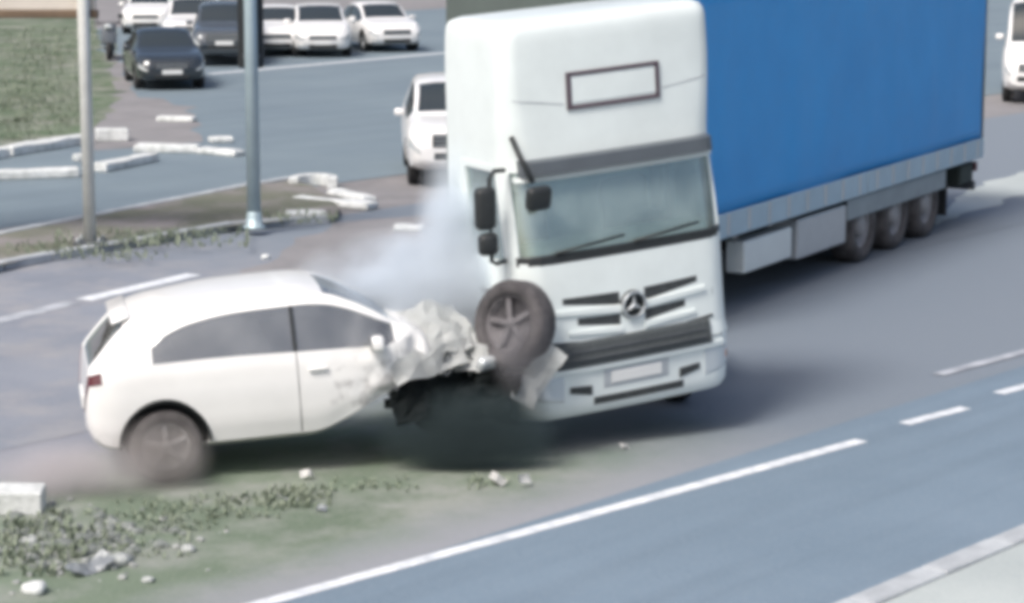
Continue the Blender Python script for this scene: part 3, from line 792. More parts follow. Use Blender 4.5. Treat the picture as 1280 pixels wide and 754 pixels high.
def front_x(y, z):
    wd = interp(XW, z); r = .26 if z < 2.8 else .26 - .10 * min(1, (z - 2.8) / .6); xf = interp(XF, z)
    c = .05 * (1 - (y / wd) ** 2)
    if abs(y) > wd - r:
        q = abs(y) - (wd - r); return xf - r + math.sqrt(max(0, r * r - q * q)) + c
    return xf + c
def front_slab(name, y0, y1, z00, z01, h0, h1, proud, thick, m, parent=None, n=8, bev=.0):
    """slab that follows the curved cab front: its centre line runs from (y0,z00) to (y1,z01), height h0..h1"""
    bmx = bmesh.new(); rows = []
    for i in range(n + 1):
        t = i / n; y = y0 + (y1 - y0) * t; zc = z00 + (z01 - z00) * t; h = (h0 + (h1 - h0) * t) / 2
        e = []
        for dz, dp in ((-h, proud * .4), (-h * .8, proud), (h * .8, proud), (h, proud * .4), (h, -thick), (-h, -thick)):
            e.append(bmx.verts.new((front_x(y, zc + dz) + dp, y, zc + dz)))
        rows.append(e)
    for i in range(n):
        for k in range(6):
            bmx.faces.new((rows[i][k], rows[i][(k + 1) % 6], rows[i + 1][(k + 1) % 6], rows[i + 1][k]))
    bmx.faces.new(rows[0][::-1]); bmx.faces.new(rows[-1])
    bmesh.ops.recalc_face_normals(bmx, faces=bmx.faces)
    return obj(name, bmx, m, parent or cabt)
# in the cab frame +y is the truck's left, which shows on the right of the photograph
front_slab('wiper_cowl', -1.06, 1.06, 1.875, 1.875, .085, .085, .012, .03, M['black_trim'], n=24)
front_slab('sun_visor', -.98, .98, 2.69, 2.69, .155, .155, .11, .02, mat('visor_tint', (.10, .115, .13), .3, var=.15), n=24)
front_slab('visor_lip', -1.02, 1.02, 2.595, 2.595, .045, .045, .05, .02, M['truck_white'], n=24)
# grille: slots left and right of the emblem
for s in (1, -1):
    front_slab('grille_slot', s * .13, s * .70, 1.435, 1.485, .13, .06, .010, .02, M['slot_grey'])
    front_slab('grille_slot', s * .13, s * .56, 1.245, 1.285, .11, .07, .010, .02, M['slot_grey'])
    front_slab('grille_slat', s * .12, s * .78, 1.345, 1.39, .07, .05, .03, .02, M['truck_white'])
    front_slab('grille_slat', s * .12, s * .66, 1.16, 1.195, .06, .04, .03, .02, M['truck_white'])
gs = front_slab('lower_grille', -.80, .80, .99, .99, .23, .23, .045, .03, mat('mesh_grey', (.075, .085, .088), .6, var=.3, scale=30))
for k in range(2): front_slab('grille_bar', -.74, .74, .955 + .07 * k, .955 + .07 * k, .018, .018, .058, .0, M['frame_metal'], gs)
for s in (1, -1): front_slab('grille_slot', s * .56, s * .86, 1.07, 1.12, .08, .03, .012, .02, M['slot_grey'])
front_slab('bumper_ridge', -.95, .95, .86, .86, .05, .05, .03, .02, M['truck_white'], n=16)
front_slab('plate_recess', -.34, .34, .735, .735, .17, .17, .006, .02, M['silver_paint'])
front_slab('number_plate', -.26, .26, .735, .735, .11, .11, .016, .01, M['plate'])
front_slab('lower_slot', -.44, .50, .545, .545, .07, .07, .008, .02, M['slot_grey'])
for s in (1, -1):
    front_slab('fog_slot', s * .46, s * .68, .65, .68, .09, .06, .010, .02, M['slot_grey'])
    hl = front_slab('headlight', s * .74, s * 1.10, .70, .73, .24, .18, .010, .02, M['light_glass'], n=10)
    front_slab('indicator', s * 1.00, s * 1.12, .73, .73, .07, .06, .016, .0, M['amber'], hl, n=4)
front_slab('broken_marker_lamp', -1.02, -.88, 1.40, 1.42, .09, .08, .02, .02, M['tail_red'], n=4)
for s in (1, -1):     # shut lines
    front_slab('panel_seam', s * .86, s * .875, 1.45, 1.45, .74, .74, .003, .004, M['frame_metal'], n=1)
front_slab('panel_seam', -1.04, 1.04, .935, .935, .014, .014, .004, .004, M['frame_metal'], n=20)
front_slab('panel_seam', -1.04, 1.04, 1.80, 1.80, .012, .012, .004, .004, M['kerb_grey'], n=20)
# emblem: ring with a three-pointed star
b = bmesh.new()
ex = front_x(0, 1.36) + .02
q = bmesh.new(); lathe(q, [(.125, -.012), (.105, -.016), (.105, .016), (.125, .012)], 32, close=True); bmesh.ops.rotate(q, verts=q.verts, cent=(0, 0, 0), matrix=Matrix.Rotation(R(90), 3, 'Z')); bmesh.ops.translate(q, verts=q.verts, vec=(ex + .025, 0, 1.36)); merge(b, q)
for k in range(3):
    a = R(90 + 120 * k); d = Vector((0, math.cos(a), math.sin(a))); pz = Vector((0, -d.z, d.y)); c0 = Vector((ex + .025, 0, 1.36))
    v = [b.verts.new(c0 + d * .112), b.verts.new(c0 + pz * .022), b.verts.new(c0 - pz * .022), b.verts.new(c0 + Vector((.018, 0, 0)))]
    b.faces.new((v[0], v[1], v[3])); b.faces.new((v[0], v[3], v[2]))
em = obj('emblem', b, M['aluminium'], cabt)
b = bmesh.new(); q = bmesh.new(); lathe(q, [(.13, -.02), (.13, .0), (.0001, .004)], 28); bmesh.ops.rotate(q, verts=q.verts, cent=(0, 0, 0), matrix=Matrix.Rotation(R(-90), 3, 'Z')); bmesh.ops.translate(q, verts=q.verts, vec=(ex, 0, 1.36)); merge(b, q); obj('emblem_disc', b, M['black_trim'], em)
# framed sign panel on the roof fairing
fr_m = mat('sign_frame', (.10, .075, .09), .5)
sy0, sy1 = -.46, .46
zc = 3.33
sgn = front_slab('sign_panel', sy0, sy1, zc, zc, .26, .26, .012, .005, M['truck_white'])
front_slab('sign_border', sy0 - .02, sy1 + .02, zc + .15, zc + .15, .035, .035, .02, .005, fr_m, sgn); front_slab('sign_border', sy0 - .02, sy1 + .02, zc - .15, zc - .15, .04, .04, .02, .005, fr_m, sgn)
front_slab('sign_border', sy0 - .02, sy0 + .025, zc, zc, .30, .30, .02, .005, fr_m, sgn, 2); front_slab('sign_border', sy1 - .025, sy1 + .02, zc, zc, .30, .30, .02, .005, fr_m, sgn, 2)
front_slab('fairing_seam', -1.0, sy0 - .05, 3.30, 3.22, .012, .012, .004, .01, M['kerb_grey']); front_slab('fairing_seam', sy1 + .05, 1.0, 3.25, 3.30, .012, .012, .004, .01, M['kerb_grey'])
# wipers
for y0, y1 in ((-.75, -.05), (.05, .75)):
    b = bmesh.new(); tube(b, [(front_x(y0, 1.95) + .03, y0, 1.93), (front_x(y1, 2.0) + .03, y1, 2.0)], .012, 6); obj('wiper', b, M['black_trim'], cabt)
# mirrors
def tmirror(s):
    b = bmesh.new()
    box(b, -.22, s * 1.34, 2.40, .14, .19, .38, .05, Matrix.Rotation(s * .2, 3, 'Z'), 3)
    m_ = obj('mirror', b, M['black_trim'], cabt, True)
    b = bmesh.new(); box(b, -.20, s * 1.33, 2.08, .13, .18, .20, .05, Matrix.Rotation(s * .2, 3, 'Z'), 3); obj('wide_mirror', b, M['black_trim'], m_, True)
    b = bmesh.new(); tube(b, [(-.30, s * 1.10, 2.70), (-.22, s * 1.24, 2.72), (-.20, s * 1.30, 2.66), (-.20, s * 1.30, 1.92), (-.26, s * 1.22, 1.88), (-.32, s * 1.10, 1.88)], .022); obj('mirror_arm', b, M['black_trim'], m_)
tmirror(-1)
b = bmesh.new(); box(b, .02, -.93, 2.46, .12, .24, .22, .05, Matrix.Rotation(.2, 3, 'Y'), 3); fm = obj('front_mirror', b, M['black_trim'], cabt, True)
b = bmesh.new(); tube(b, [(-.30, -1.02, 2.98), (-.16, -1.02, 2.84), (-.02, -.96, 2.60)], .025); obj('mirror_arm', b, M['black_trim'], fm)
# interior
b = bmesh.new(); box(b, -.40, 0, 1.90, .40, 1.96, .12, .05); obj('dashboard', b, mat('dash_cover', (.80, .86, .85), .7, var=.1), cabt)
b = bmesh.new(); box(b, -1.38, 0, 2.2, .05, 2.0, 1.0); obj('rear_panel', b, mat('cab_lining', (.70, .78, .77), .8, var=.15), cabt)
for s in (1, -1):
    b = bmesh.new(); box(b, -1.04, s * .55, 1.98, .16, .5, .75, .07, Matrix.Rotation(R(-8), 3, 'Y'), 3); box(b, -.90, s * .55, 1.62, .5, .5, .16, .06, None, 3); obj('seat', b, M['seat'], cabt, True)
b = bmesh.new(); tube(b, [(-.62 + .08 * math.sin(k * .2617), .55 + .22 * math.cos(k * .2617), 1.98 + .12 * math.sin(k * .2617)) for k in range(25)], .017, 6); obj('steering_wheel', b, M['black_trim'], cabt)
for s in (1, -1):
    b = bmesh.new(); box(b, -.72, s * 1.115, 1.55, .22, .03, .05, .012); obj('door_handle', b, M['black_trim'], cabt)
    for z in (.45, .75):
        b = bmesh.new(); box(b, -.50, s * 1.105, z, .42, .03, .12, .012); obj('step', b, M['black_trim'], cabt)
    b = bmesh.new(); tube(b, [(-1.30 + .58 * math.cos(R(a)), s * 1.04, .50 + .60 * math.sin(R(a))) for a in range(10, 171, 10)], .035, 6); obj('wheel_arch', b, M['black_trim'], cabt)
for ch in cabt.children_recursive:
    for v in ch.data.vertices: v.co.z += RACK * v.co.y
# chassis and wheels of the tractor
b = bmesh.new()
for s in (1, -1): box(b, -3.45, s * .42, .86, 5.7, .08, .24, .01)
for x in (-1.0, -2.6, -4.2, -5.9): box(b, x, 0, .86, .12, .78, .18)
obj('chassis', b, M['frame_metal'], truck)
b = bmesh.new(); q = bmesh.new(); lathe(q, [(.46, -.04), (.48, 0), (.44, .05), (.06, .05)], 24, axis='Z'); bmesh.ops.translate(q, verts=q.verts, vec=(-5.65, 0, 1.02)); merge(b, q); obj('fifth_wheel', b, M['steel_dark'], truck)
hw = wheel_meshes(.50, .30, heavy=True); hw2 = wheel_meshes(.50, .58, heavy=True)
for s in (1, -1):
    put_wheel(truck, hw, (-1.95, s * .66, .50), s, M['tyre'], M['aluminium']); put_wheel(truck, hw2, (-5.45, s * .88, .50), s, M['tyre'], M['aluminium'])
    b = bmesh.new(); box(b, -3.2, s * .86, .62, 1.3, .5, .55, .12, None, 3); obj('fuel_tank', b, M['aluminium'], truck, True)
b = bmesh.new()
tube(b, [(-1.95, -.66, .5), (-1.95, .66, .5)], .07); tube(b, [(-5.45, -.9, .5), (-5.45, .9, .5)], .09); obj('axles', b, M['steel_dark'], truck)

# ------------------------------------------------------------------ the semi-trailer
ta, tb = P(905, 298, .95), P(1228, 196, .95)
td = (tb - ta).normalized(); tl_ = Vector((-td.y, td.x, 0))          # away from the camera side
LT = (tb - ta).length + 2.2; WT = 2.50
rear_c = Vector((tb.x, tb.y, 0)) + tl_ * WT / 2
trailer = thing('semi_trailer', 'long blue curtain-sided trailer behind the white truck', 'trailer', rear_c, (0, 0, math.atan2(-td.y, -td.x)))
ZB, ZT = .95, 3.98
def curtain(s):
    bmx = bmesh.new(); nx, nz = 130, 14; g = []
    for i in range(nx + 1):
        x = .10 + (LT - .2) * i / nx; row = []
        for k in range(nz + 1):
            z = ZB + .28 + (ZT - .10 - ZB - .28) * k / nz; f = k / nz
            off = .003 * math.sin(x * 5.2) * (1 - .5 * f) + .03 * noise.noise(Vector((x * .5, z * .8, s))) + .007 * noise.noise(Vector((x * 2.2, z * .5, s + 4)))
            row.append(bmx.verts.new((x, s * (WT / 2 + off), z)))
        g.append(row)
    for i in range(nx):
        for k in range(nz): bmx.faces.new((g[i][k], g[i + 1][k], g[i + 1][k + 1], g[i][k + 1]))
    bmesh.ops.recalc_face_normals(bmx, faces=bmx.faces)
    o = obj('curtain', bmx, M['blue_tarp'], trailer, True)
    md = o.modifiers.new('s', 'SOLIDIFY'); md.thickness = .01; apply_mods(o)
    # pale lower flap in two lengths with buckles
    for x0, x1 in ((.06, LT * .42), (LT * .42 + .05, LT - .06)):
        b_ = bmesh.new(); box(b_, (x0 + x1) / 2, s * (WT / 2 + .022), ZB + .15, x1 - x0, .03, .30, .012); fl = obj('side_flap', b_, M['tarp_flap'], trailer)
        n = int((x1 - x0) / .6)
        bb = bmesh.new(); box(bb, 0, 0, 0, .05, .02, .26, .006); me = bpy.data.meshes.new('strap'); bb.to_mesh(me); bb.free(); me.materials.append(M['silver_paint'])
        for i in range(n):
            st_ = obj('strap', me, M['silver_paint'], fl); st_.location = (x0 + (i + .5) * (x1 - x0) / n, s * (WT / 2 + .045), ZB + .16)
    b_ = bmesh.new(); box(b_, LT / 2, s * (WT / 2 - .01), ZT - .05, LT - .04, .07, .10, .02); obj('top_rail', b_, M['blue_tarp'], trailer)
    for x in (.05, LT - .05):
        b_ = bmesh.new(); box(b_, x, s * (WT / 2 - .04), (ZB + ZT) / 2, .09, .09, ZT - ZB - .02, .01); obj('corner_post', b_, M['bulkhead'], trailer)
curtain(1); curtain(-1)
b = bmesh.new(); box(b, LT + .01, 0, (ZB + ZT) / 2, .05, WT - .1, ZT - ZB, .01); obj('front_wall', b, M['bulkhead'], trailer)
b = bmesh.new(); box(b, LT / 2, 0, ZT + .012, LT + .02, WT - .04, .04, .015); obj('roof', b, M['blue_tarp'], trailer)
b = bmesh.new(); box(b, LT / 2, 0, ZB + .06, LT - .1, WT - .12, .12); obj('floor', b, M['frame_metal'], trailer)
for s in (1, -1):
    b = bmesh.new(); box(b, -.02, s * .61, (ZB + ZT) / 2 + .05, .05, 1.20, ZT - ZB - .2, .01); dr = obj('rear_door', b, M['blue_tarp'], trailer)
    b = bmesh.new(); tube(b, [(-.06, s * .3, ZB + .1), (-.06, s * .3, ZT - .2)], .02, 6); obj('lock_rod', b, M['aluminium'], dr)
    b = bmesh.new(); box(b, 5.8, s * .5, .80, 9.5, .12, .26, .01); obj('chassis_rail', b, M['frame_metal'], trailer)
    b = bmesh.new(); box(b, .02, s * .98, .80, .06, .40, .15, .02); obj('tail_light', b, M['tail_red'], trailer)
b = bmesh.new(); box(b, .12, 0, .52, .10, 2.36, .14, .02); box(b, .30, .7, .68, .1, .08, .34); box(b, .30, -.7, .68, .1, .08, .34); obj('rear_bumper', b, M['frame_metal'], trailer)
b = bmesh.new(); box(b, .42, 0, .72, .62, 2.3, .30, .03); obj('rear_crossbeam', b, mat('dark_green', (.045, .06, .052), .7, var=.3), trailer)
hw3 = wheel_meshes(.50, .38, heavy=True)
for ax in (2.35, 3.66, 4.97):
    for s in (1, -1):
        put_wheel(trailer, hw3, (ax, s * 1.03, .50), s, M['dusty_tyre'], M['dusty_rim'])
        b = bmesh.new(); n = 12; rr = .58
        pr = [(ax + rr * math.cos(R(a)), .50 + rr * math.sin(R(a))) for a in range(20, 161, 10)]
        rows = [[b.verts.new((x, s * y, min(z, 1.02))) for y in (.82, 1.22)] for x, z in pr]
        for r0, r1 in zip(rows[:-1], rows[1:]): b.faces.new((r0[0], r1[0], r1[1], r0[1]))
        bmesh.ops.solidify(b, geom=list(b.faces), thickness=.012); obj('mudguard', b, M['black_trim'], trailer)
    b = bmesh.new(); tube(b, [(ax, -1.0, .5), (ax, 1.0, .5)], .07); obj('axle', b, M['steel_dark'], trailer)
for s in (1, -1):
    b = bmesh.new(); box(b, 1.55, s * 1.03, .50, .02, .38, .55); obj('mud_flap', b, M['black_trim'], trailer)
    b = bmesh.new(); box(b, 3.70, s * 1.235, .79, 4.0, .025, .27, .01); obj('side_skirt', b, M['skirt_grey'], trailer)
    b = bmesh.new(); box(b, 6.55, s * 1.05, .62, 1.7, .36, .52, .03); obj('pallet_box', b, M['silver_paint'], trailer)
    b = bmesh.new(); box(b, 8.35, s * 1.10, .62, 1.5, .26, .40, .03); obj('side_locker', b, M['truck_white'], trailer)
    b = bmesh.new(); box(b, 9.35, s * .8, .62, .16, .16, .70, .01); box(b, 9.35, s * .8, .25, .12, .12, .4); box(b, 9.35, s * .8, .05, .3, .26, .04); obj('landing_leg', b, M['aluminium'], trailer)
    b = bmesh.new(); tube(b, [(9.9, s * 1.15, .75), (9.9, s * 1.15, .45), (10.6, s * 1.15, .45), (10.6, s * 1.15, .75)], .03, 6); obj('side_guard', b, M['aluminium'], trailer)

# ------------------------------------------------------------------ poles and billboard
def lathe_pole(o_parent, h, r0, r1, m):
    b_ = bmesh.new(); tube(b_, [(0, 0, 0), (0, 0, h * .5), (0, 0, h)], [r0, (r0 + r1) / 2, r1], 14); return obj('post', b_, m, o_parent)
p1 = P(113, 305, .11)
bb = thing('billboard', 'tan billboard held up on a slim pale post in the median', 'billboard', p1)
lathe_pole(bb, 6.2, .085, .08, M['pole_pale'])
b = bmesh.new(); box(b, 0, 0, .02, .42, .42, .05, .01); bs = obj('base_plate', b, M['frame_metal'], bb)
for sx in (-1, 1):
    for sy in (-1, 1):
        b = bmesh.new(); tube(b, [(sx * .15, sy * .15, .03), (sx * .15, sy * .15, .10)], .018, 6); obj('bolt', b, M['aluminium'], bs)
zb_ = 3.14
b = bmesh.new(); box(b, -2.05, .14, zb_ + 1.35, 4.4, .10, 2.5, .02); bp = obj('panel', b, M['board_tan'], bb)
b = bmesh.new(); box(b, -2.05, .13, zb_ + .05, 4.46, .16, .11, .02); obj('lower_frame', b, M['board_brown'], bp)
b = bmesh.new(); tube(b, [(-3.9, 0, -.1), (-3.9, 0, 6.2)], .085, 12); obj('post', b, M['pole_pale'], bb)
for z in (zb_ + .4, zb_ + 2.2):
    b = bmesh.new(); box(b, 0, .05, z, .22, .10, .08, .01); obj('clamp', b, M['frame_metal'], bb)
p2 = P(318, 285, .11)
tp = thing('traffic_signal_post', 'pale teal post carrying a dark traffic signal, standing in the median', 'traffic signal', p2)
lathe_pole(tp, 6.5, .10, .09, M['pole_teal'])
b = bmesh.new(); q = bmesh.new(); lathe(q, [(.17, 0), (.17, .03), (.12, .05), (.11, .20), (.10, .24)], 20, axis='Z'); merge(b, q); obj('base_collar', b, M['pole_teal'], tp, True)
b = bmesh.new(); box(b, -.02, .18, 3.1, .37, .14, 1.55, .03); hd = obj('signal_head', b, M['black_trim'], tp)
for k in range(3):
    b = bmesh.new(); q = bmesh.new(); lathe(q, [(.11, .26), (.12, .45), (.11, .45), (.105, .26)], 18, close=True); bmesh.ops.translate(q, verts=q.verts, vec=(.01, 0, 2.6 + .5 * k)); merge(b, q); obj('signal_hood', b, M['black_trim'], hd)
for z in (2.5, 3.6):
    b = bmesh.new(); box(b, 0, .08, z, .25, .12, .06, .01); obj('bracket', b, M['frame_metal'], tp)

# ------------------------------------------------------------------ white kerb blocks of the broken far island
def kblock(pa, pb, wid, h, label, tilt=0.0, m=M['kerb_white']):
    wid *= 1.25; h *= 1.1
    a, b_ = P(*pa), P(*pb); d = b_ - a; c = (a + b_) / 2
    t = bmesh.new(); ln = d.length
    box(t, 0, 0, h / 2, ln, wid, h, .03)
    bmesh.ops.subdivide_edges(t, edges=[e for e in t.edges if e.calc_length() > ln * .5], cuts=5)
    for v in t.verts: v.co += Vector((0, noise.noise(v.co * 3 + c) * .03, noise.noise(v.co * 4 + c) * .025 if v.co.z > .05 else 0))
    o = obj('kerb_block', t, m); o.location = c + Vector((0, 0, .01)); o.rotation_euler = (0, tilt, math.atan2(d.y, d.x))
    return tag(o, label, 'kerb block', 'white kerb blocks on the far island')
kblock((6, 196), (108, 179), .30, .16, 'long white kerb block on the grass edge, left of the billboard post')
kblock((120, 177), (160, 176), .34, .22, 'short thick white kerb block beside the billboard post')
kblock((-30, 226), (98, 221), .34, .14, 'white kerb block lying on the road below the grass lot')
kblock((92, 202), (112, 201), .24, .12, 'small white kerb stub next to the billboard post')
kblock((123, 216), (190, 202), .26, .14, 'slanting white kerb block right of the billboard post')
kblock((170, 190), (250, 191), .30, .13, 'long white kerb block in front of the dirt apron')
kblock((-40, 204), (4, 197), .30, .16, 'white kerb block continuing the grass edge away from the billboard post')
kblock((252, 192), (300, 196), .26, .10, 'flat white kerb block between the dirt apron and the signal post')
kblock((418, 244), (462, 254), .22, .09, 'slim white kerb piece beyond the signal post')
kblock((262, 179), (290, 178), .30, .10, 'small white kerb block towards the signal post')
kblock((198, 152), (244, 153), .26, .10, 'white kerb block lying below the dark parked car')
kblock((371, 254), (466, 263), .24, .10, 'white kerb slab lying right of the signal post')
kblock((357, 276), (408, 275), .26, .12, 'white kerb block at the foot of the signal post')
kblock((492, 290), (530, 290), .22, .09, 'small white kerb block near the truck cab')
b = bmesh.new()
c0 = P(392, 236); pts = [Vector((.33 * math.cos(a), .5 * math.sin(a), 0)) for a in [R(k) for k in range(-10, 191, 20)]]
for a, q in zip(pts[:-1], pts[1:]):
    d = q - a; m_ = (a + q) / 2; box(b, m_.x, m_.y, .10, d.length + .05, .17, .20, .02, Matrix.Rotation(math.atan2(d.y, d.x), 3, 'Z'))
o = obj('curved_kerb', b, M['kerb_white']); o.location = c0; tag(o, 'curved white kerb at the rounded end of the median', 'kerb block')

# flying white slab at the left edge
b = bmesh.new(); box(b, 0, 0, .11, .62, .30, .20, .02)
o = obj('white_slab', b, M['kerb_white']); o.location = P(8, 640); o.rotation_euler = (R(3), R(1), R(3)); tag(o, 'square-ended white concrete slab lying among the rubble', 'slab')

# ------------------------------------------------------------------ vehicles in the background
def toward(x): return heading(x)
G = 'cars parked in the row'
def park(name, label, px, py, th, prof, paint, group=G, cat='car'):
    # px,py: ground pixel under the middle of the front bumper
    f = P(px, py); x1 = prof['top'][-1][0]; a = toward(th)
    return car(name, label, f - Vector((math.cos(a), math.sin(a), 0)) * x1, a, prof, paint, M['dark_glass'], group, cat)
park('parked_car', 'white sedan parked at the free end of the row, beside the truck cab', 497, 66, R(20), SEDAN, M['white_paint'])
park('parked_car', 'white hatchback parked between the end sedan and the signal post', 404, 73, R(8), HATCH, M['white_paint'])
park('parked_car', 'white sedan parked half hidden behind the signal post', 346, 72, R(6), SEDAN, M['white_paint'])
park('parked_car', 'dark grey car parked left of the signal post', 281, 84, R(6), SUV, M['grey_paint'])
park('parked_car', 'white car parked close behind the dark saloon', 240, 72, R(4), SUV, M['white_paint'])
park('parked_car', 'white sedan parked deepest in the row, behind the scooter', 182, 44, R(2), SEDAN, M['white_paint'])
park('parked_car', 'dark saloon car standing out in front of the parked row', 216, 114, R(14), SEDAN, M['dark_paint'])
park('oncoming_car', 'white car driving on the far road beside the truck cab', 578, 237, R(4), SUV, M['white_paint'], None)
park('van', 'white van on the road behind the trailer', 1302, 132, R(-14), VAN, M['white_paint'], None, 'van')

# scooter beside the billboard post
s_loc = P(138, 74)
sc = thing('scooter', 'dark scooter parked by the billboard post', 'scooter', s_loc, (0, 0, heading(R(6))))
swm = wheel_meshes(.26, .13)
for x in (-.62, .62):
    put_wheel(sc, swm, (x, 0, .26), 1, M['tyre'], M['rim'])
b = bmesh.new(); box(b, .48, 0, .74, .10, .42, .60, .05, Matrix.Rotation(R(-14), 3, 'Y'), 3); obj('front_shield', b, M['grey_paint'], sc, True)
b = bmesh.new(); box(b, -.38, 0, .58, .85, .36, .36, .1, None, 3); box(b, .12, 0, .34, .5, .32, .10, .03); obj('body', b, M['dark_paint'], sc, True)
b = bmesh.new(); box(b, -.35, 0, .82, .75, .32, .12, .05, None, 3); obj('seat', b, M['black_trim'], sc, True)
b = bmesh.new(); tube(b, [(.36, -.36, 1.08), (.42, -.1, 1.06), (.42, .1, 1.06), (.36, .36, 1.08)], .02); tube(b, [(.62, 0, .26), (.42, 0, 1.06)], .03); obj('handlebar', b, M['black_trim'], sc)
for s in (1, -1):
    b = bmesh.new(); box(b, .42, s * .36, 1.28, .03, .16, .11, .02); tube(b, [(.40, s * .28, 1.08), (.42, s * .36, 1.26)], .01, 6); obj('mirror', b, M['black_trim'], sc)
b = bmesh.new(); box(b, .55, 0, .98, .08, .22, .14, .04, None, 3); obj('headlight', b, M['light_glass'], sc, True)

# hedge behind the parked row
def leaf_cloud(bmx, c, rad, n, size):
    for _ in range(n):
        d = Vector((random.gauss(0, 1), random.gauss(0, 1), random.gauss(0, 1))).normalized() * (random.random() ** .35)
        p = c + Vector((d.x * rad[0], d.y * rad[1], d.z * rad[2]))
        a = Vector((random.gauss(0, 1), random.gauss(0, 1), random.gauss(0, 1))).normalized(); q = a.orthogonal().normalized(); r = a.cross(q)
        s = size * (.6 + .8 * random.random())
        bmx.faces.new([bmx.verts.new(p + q * s), bmx.verts.new(p + r * s * .5), bmx.verts.new(p - q * s), bmx.verts.new(p - r * s * .5)])
for i in range(7):
    c = P(150 + i * 88, -6); hg = thing('shrub', 'dark green shrub in the row behind the parked cars', 'shrub', c, group='shrubs behind the parked cars')
    bmx = bmesh.new()
    for k in range(6): leaf_cloud(bmx, Vector((random.uniform(-1.6, 1.6), random.uniform(-.5, .5), random.uniform(.7, 1.5))), (.9, .8, .7), 260, .13)
    obj('foliage', bmx, M['leaf'], hg)
    bmx = bmesh.new()
    for k in range(4): tube(bmx, [(random.uniform(-.3, .3), 0, 0), (random.uniform(-1.2, 1.2), random.uniform(-.3, .3), 1.2)], [.05, .02], 6)
    obj('stem', bmx, M['bark'], hg)

# ------------------------------------------------------------------ grass, rubble, debris
def blades(name, regions, label, m, zoff=.01):
    bmx = bmesh.new()
    for (px, py, sx, sy, n, h) in regions:
        for _ in range(n):
            p = P(px + max(-1.7, min(1.7, random.gauss(0, 1))) * sx, py + max(-1.5, min(1.5, random.gauss(0, 1))) * sy, zoff)
            for _b in range(3):
                a = random.uniform(0, 6.283); hh = h * random.uniform(.4, 1.2); l = random.uniform(.2, .9) * hh; wq = .008 + .006 * random.random()
                d = Vector((math.cos(a), math.sin(a), 0)); s_ = Vector((-d.y, d.x, 0)) * wq
                v0, v1 = bmx.verts.new(p - s_), bmx.verts.new(p + s_); q = p + d * l * .4 + Vector((0, 0, hh * .65))
                v2, v3 = bmx.verts.new(q + s_ * .8), bmx.verts.new(q - s_ * .8); v4 = bmx.verts.new(p + d * l + Vector((0, 0, hh)))
                bmx.faces.new((v0, v1, v2, v3)); bmx.faces.new((v3, v2, v4))
    o = obj(name, bmx, m); tag(o, label, 'grass', kind='stuff'); return o
blades('grass_blades', [(372, 622, 24, 8, 150, .06), (300, 634, 36, 9, 90, .05), (215, 645, 40, 12, 130, .05), (60, 670, 42, 18, 220, .07), (30, 690, 30, 20, 140, .09), (150, 680, 50, 12, 90, .045), (610, 604, 14, 5, 30, .05), (470, 606, 30, 6, 40, .04)],
       'short grass growing on the trampled verge under the crash', M['grass_blade'])
blades('lot_grass', [(30, 120, 40, 22, 700, .14), (60, 60, 50, 14, 500, .16), (20, 160, 40, 10, 160, .10), (85, 140, 12, 12, 90, .10)], 'rough grass on the vacant lot behind the billboard', M['grass_blade'], .02)
blades('median_grass', [(190, 300, 70, 6, 260, .10), (370, 272, 30, 5, 90, .08), (140, 320, 40, 4, 80, .08), (60, 312, 30, 5, 80, .08)], 'thin grass growing on the median soil', M['grass_blade'], .11)

def rock_mesh(seed, s):
    b_ = bmesh.new(); bmesh.ops.create_icosphere(b_, subdivisions=2, radius=s)
    for v in b_.verts:
        n_ = v.co.normalized(); v.co = n_ * s * (1 + .35 * noise.noise(n_ * 1.7 + Vector((seed, 0, 0))) + .15 * noise.noise(n_ * 4 + Vector((0, seed, 0))))
        v.co.z *= .6
    return b_
bmx = bmesh.new()
for (px, py, sx, sy, n) in ((80, 695, 50, 20, 90), (230, 675, 50, 14, 16), (60, 645, 40, 14, 40)):
    for _ in range(n):
        p = P(px + random.gauss(0, sx), py + random.gauss(0, sy)); s = .008 + .03 * random.random() ** 3
        q = rock_mesh(random.random() * 50, s); bmesh.ops.translate(q, verts=q.verts, vec=p + Vector((0, 0, s * .4))); merge(bmx, q)
tag(obj('gravel', bmx, mat('gravel_stone', (.40, .41, .40), .9, col2=(.27, .285, .275), scale=1.5, obj_space=False)), 'loose stones scattered over the verge', 'gravel', kind='stuff')
stone_m = mat('clod', (.50, .52, .51), .9, col2=(.26, .28, .27), scale=9, bump=.5)
def shard(px, py, sx, sy, amp, seed, label, cat, m, rot=(0, 0, 0), z=.03, name='debris_panel'):
    o = crumpled_panel(name, None, P(px, py) + Vector((0, 0, z)), sx, sy, amp, seed, m, rot, 8, 6, 4.0)
    return tag(o, label, cat)
shard(622, 608, .16, .07, .03, 2.2, 'small white plastic shard on the verge, leaning left, in front of the wreck', 'debris', M['white_paint'], (R(55), R(20), R(-40)), .07)
shard(654, 610, .14, .08, .03, 6.2, 'small white upright plastic shard on the verge in front of the truck', 'debris', M['white_paint'], (R(75), R(10), R(70)), .08)
shard(780, 562, .08, .07, .02, 9.1, 'tiny white chip on the tarmac before the truck bumper', 'debris', M['white_paint'], (R(30), 0, R(20)), .03)
shard(112, 716, .36, .16, .05, 4.4, 'bent pale strip of trim among the rubble', 'debris', M['silver_paint'], (R(18), R(-12), R(40)), .06)
shard(384, 600, .12, .07, .03, 1.4, 'little white shard in the grass below the hatchback door', 'debris', M['white_paint'], (R(50), R(10), R(30)), .05)
shard(362, 628, .16, .06, .02, 3.9, 'flat pale splinter lying in the grass below the hatchback', 'debris', M['silver_paint'], (R(10), R(5), R(10)), .03)
shard(402, 640, .09, .06, .02, 7.7, 'pale chip at the edge of the grass patch', 'debris', M['silver_paint'], (R(40), 0, R(-20)), .03)
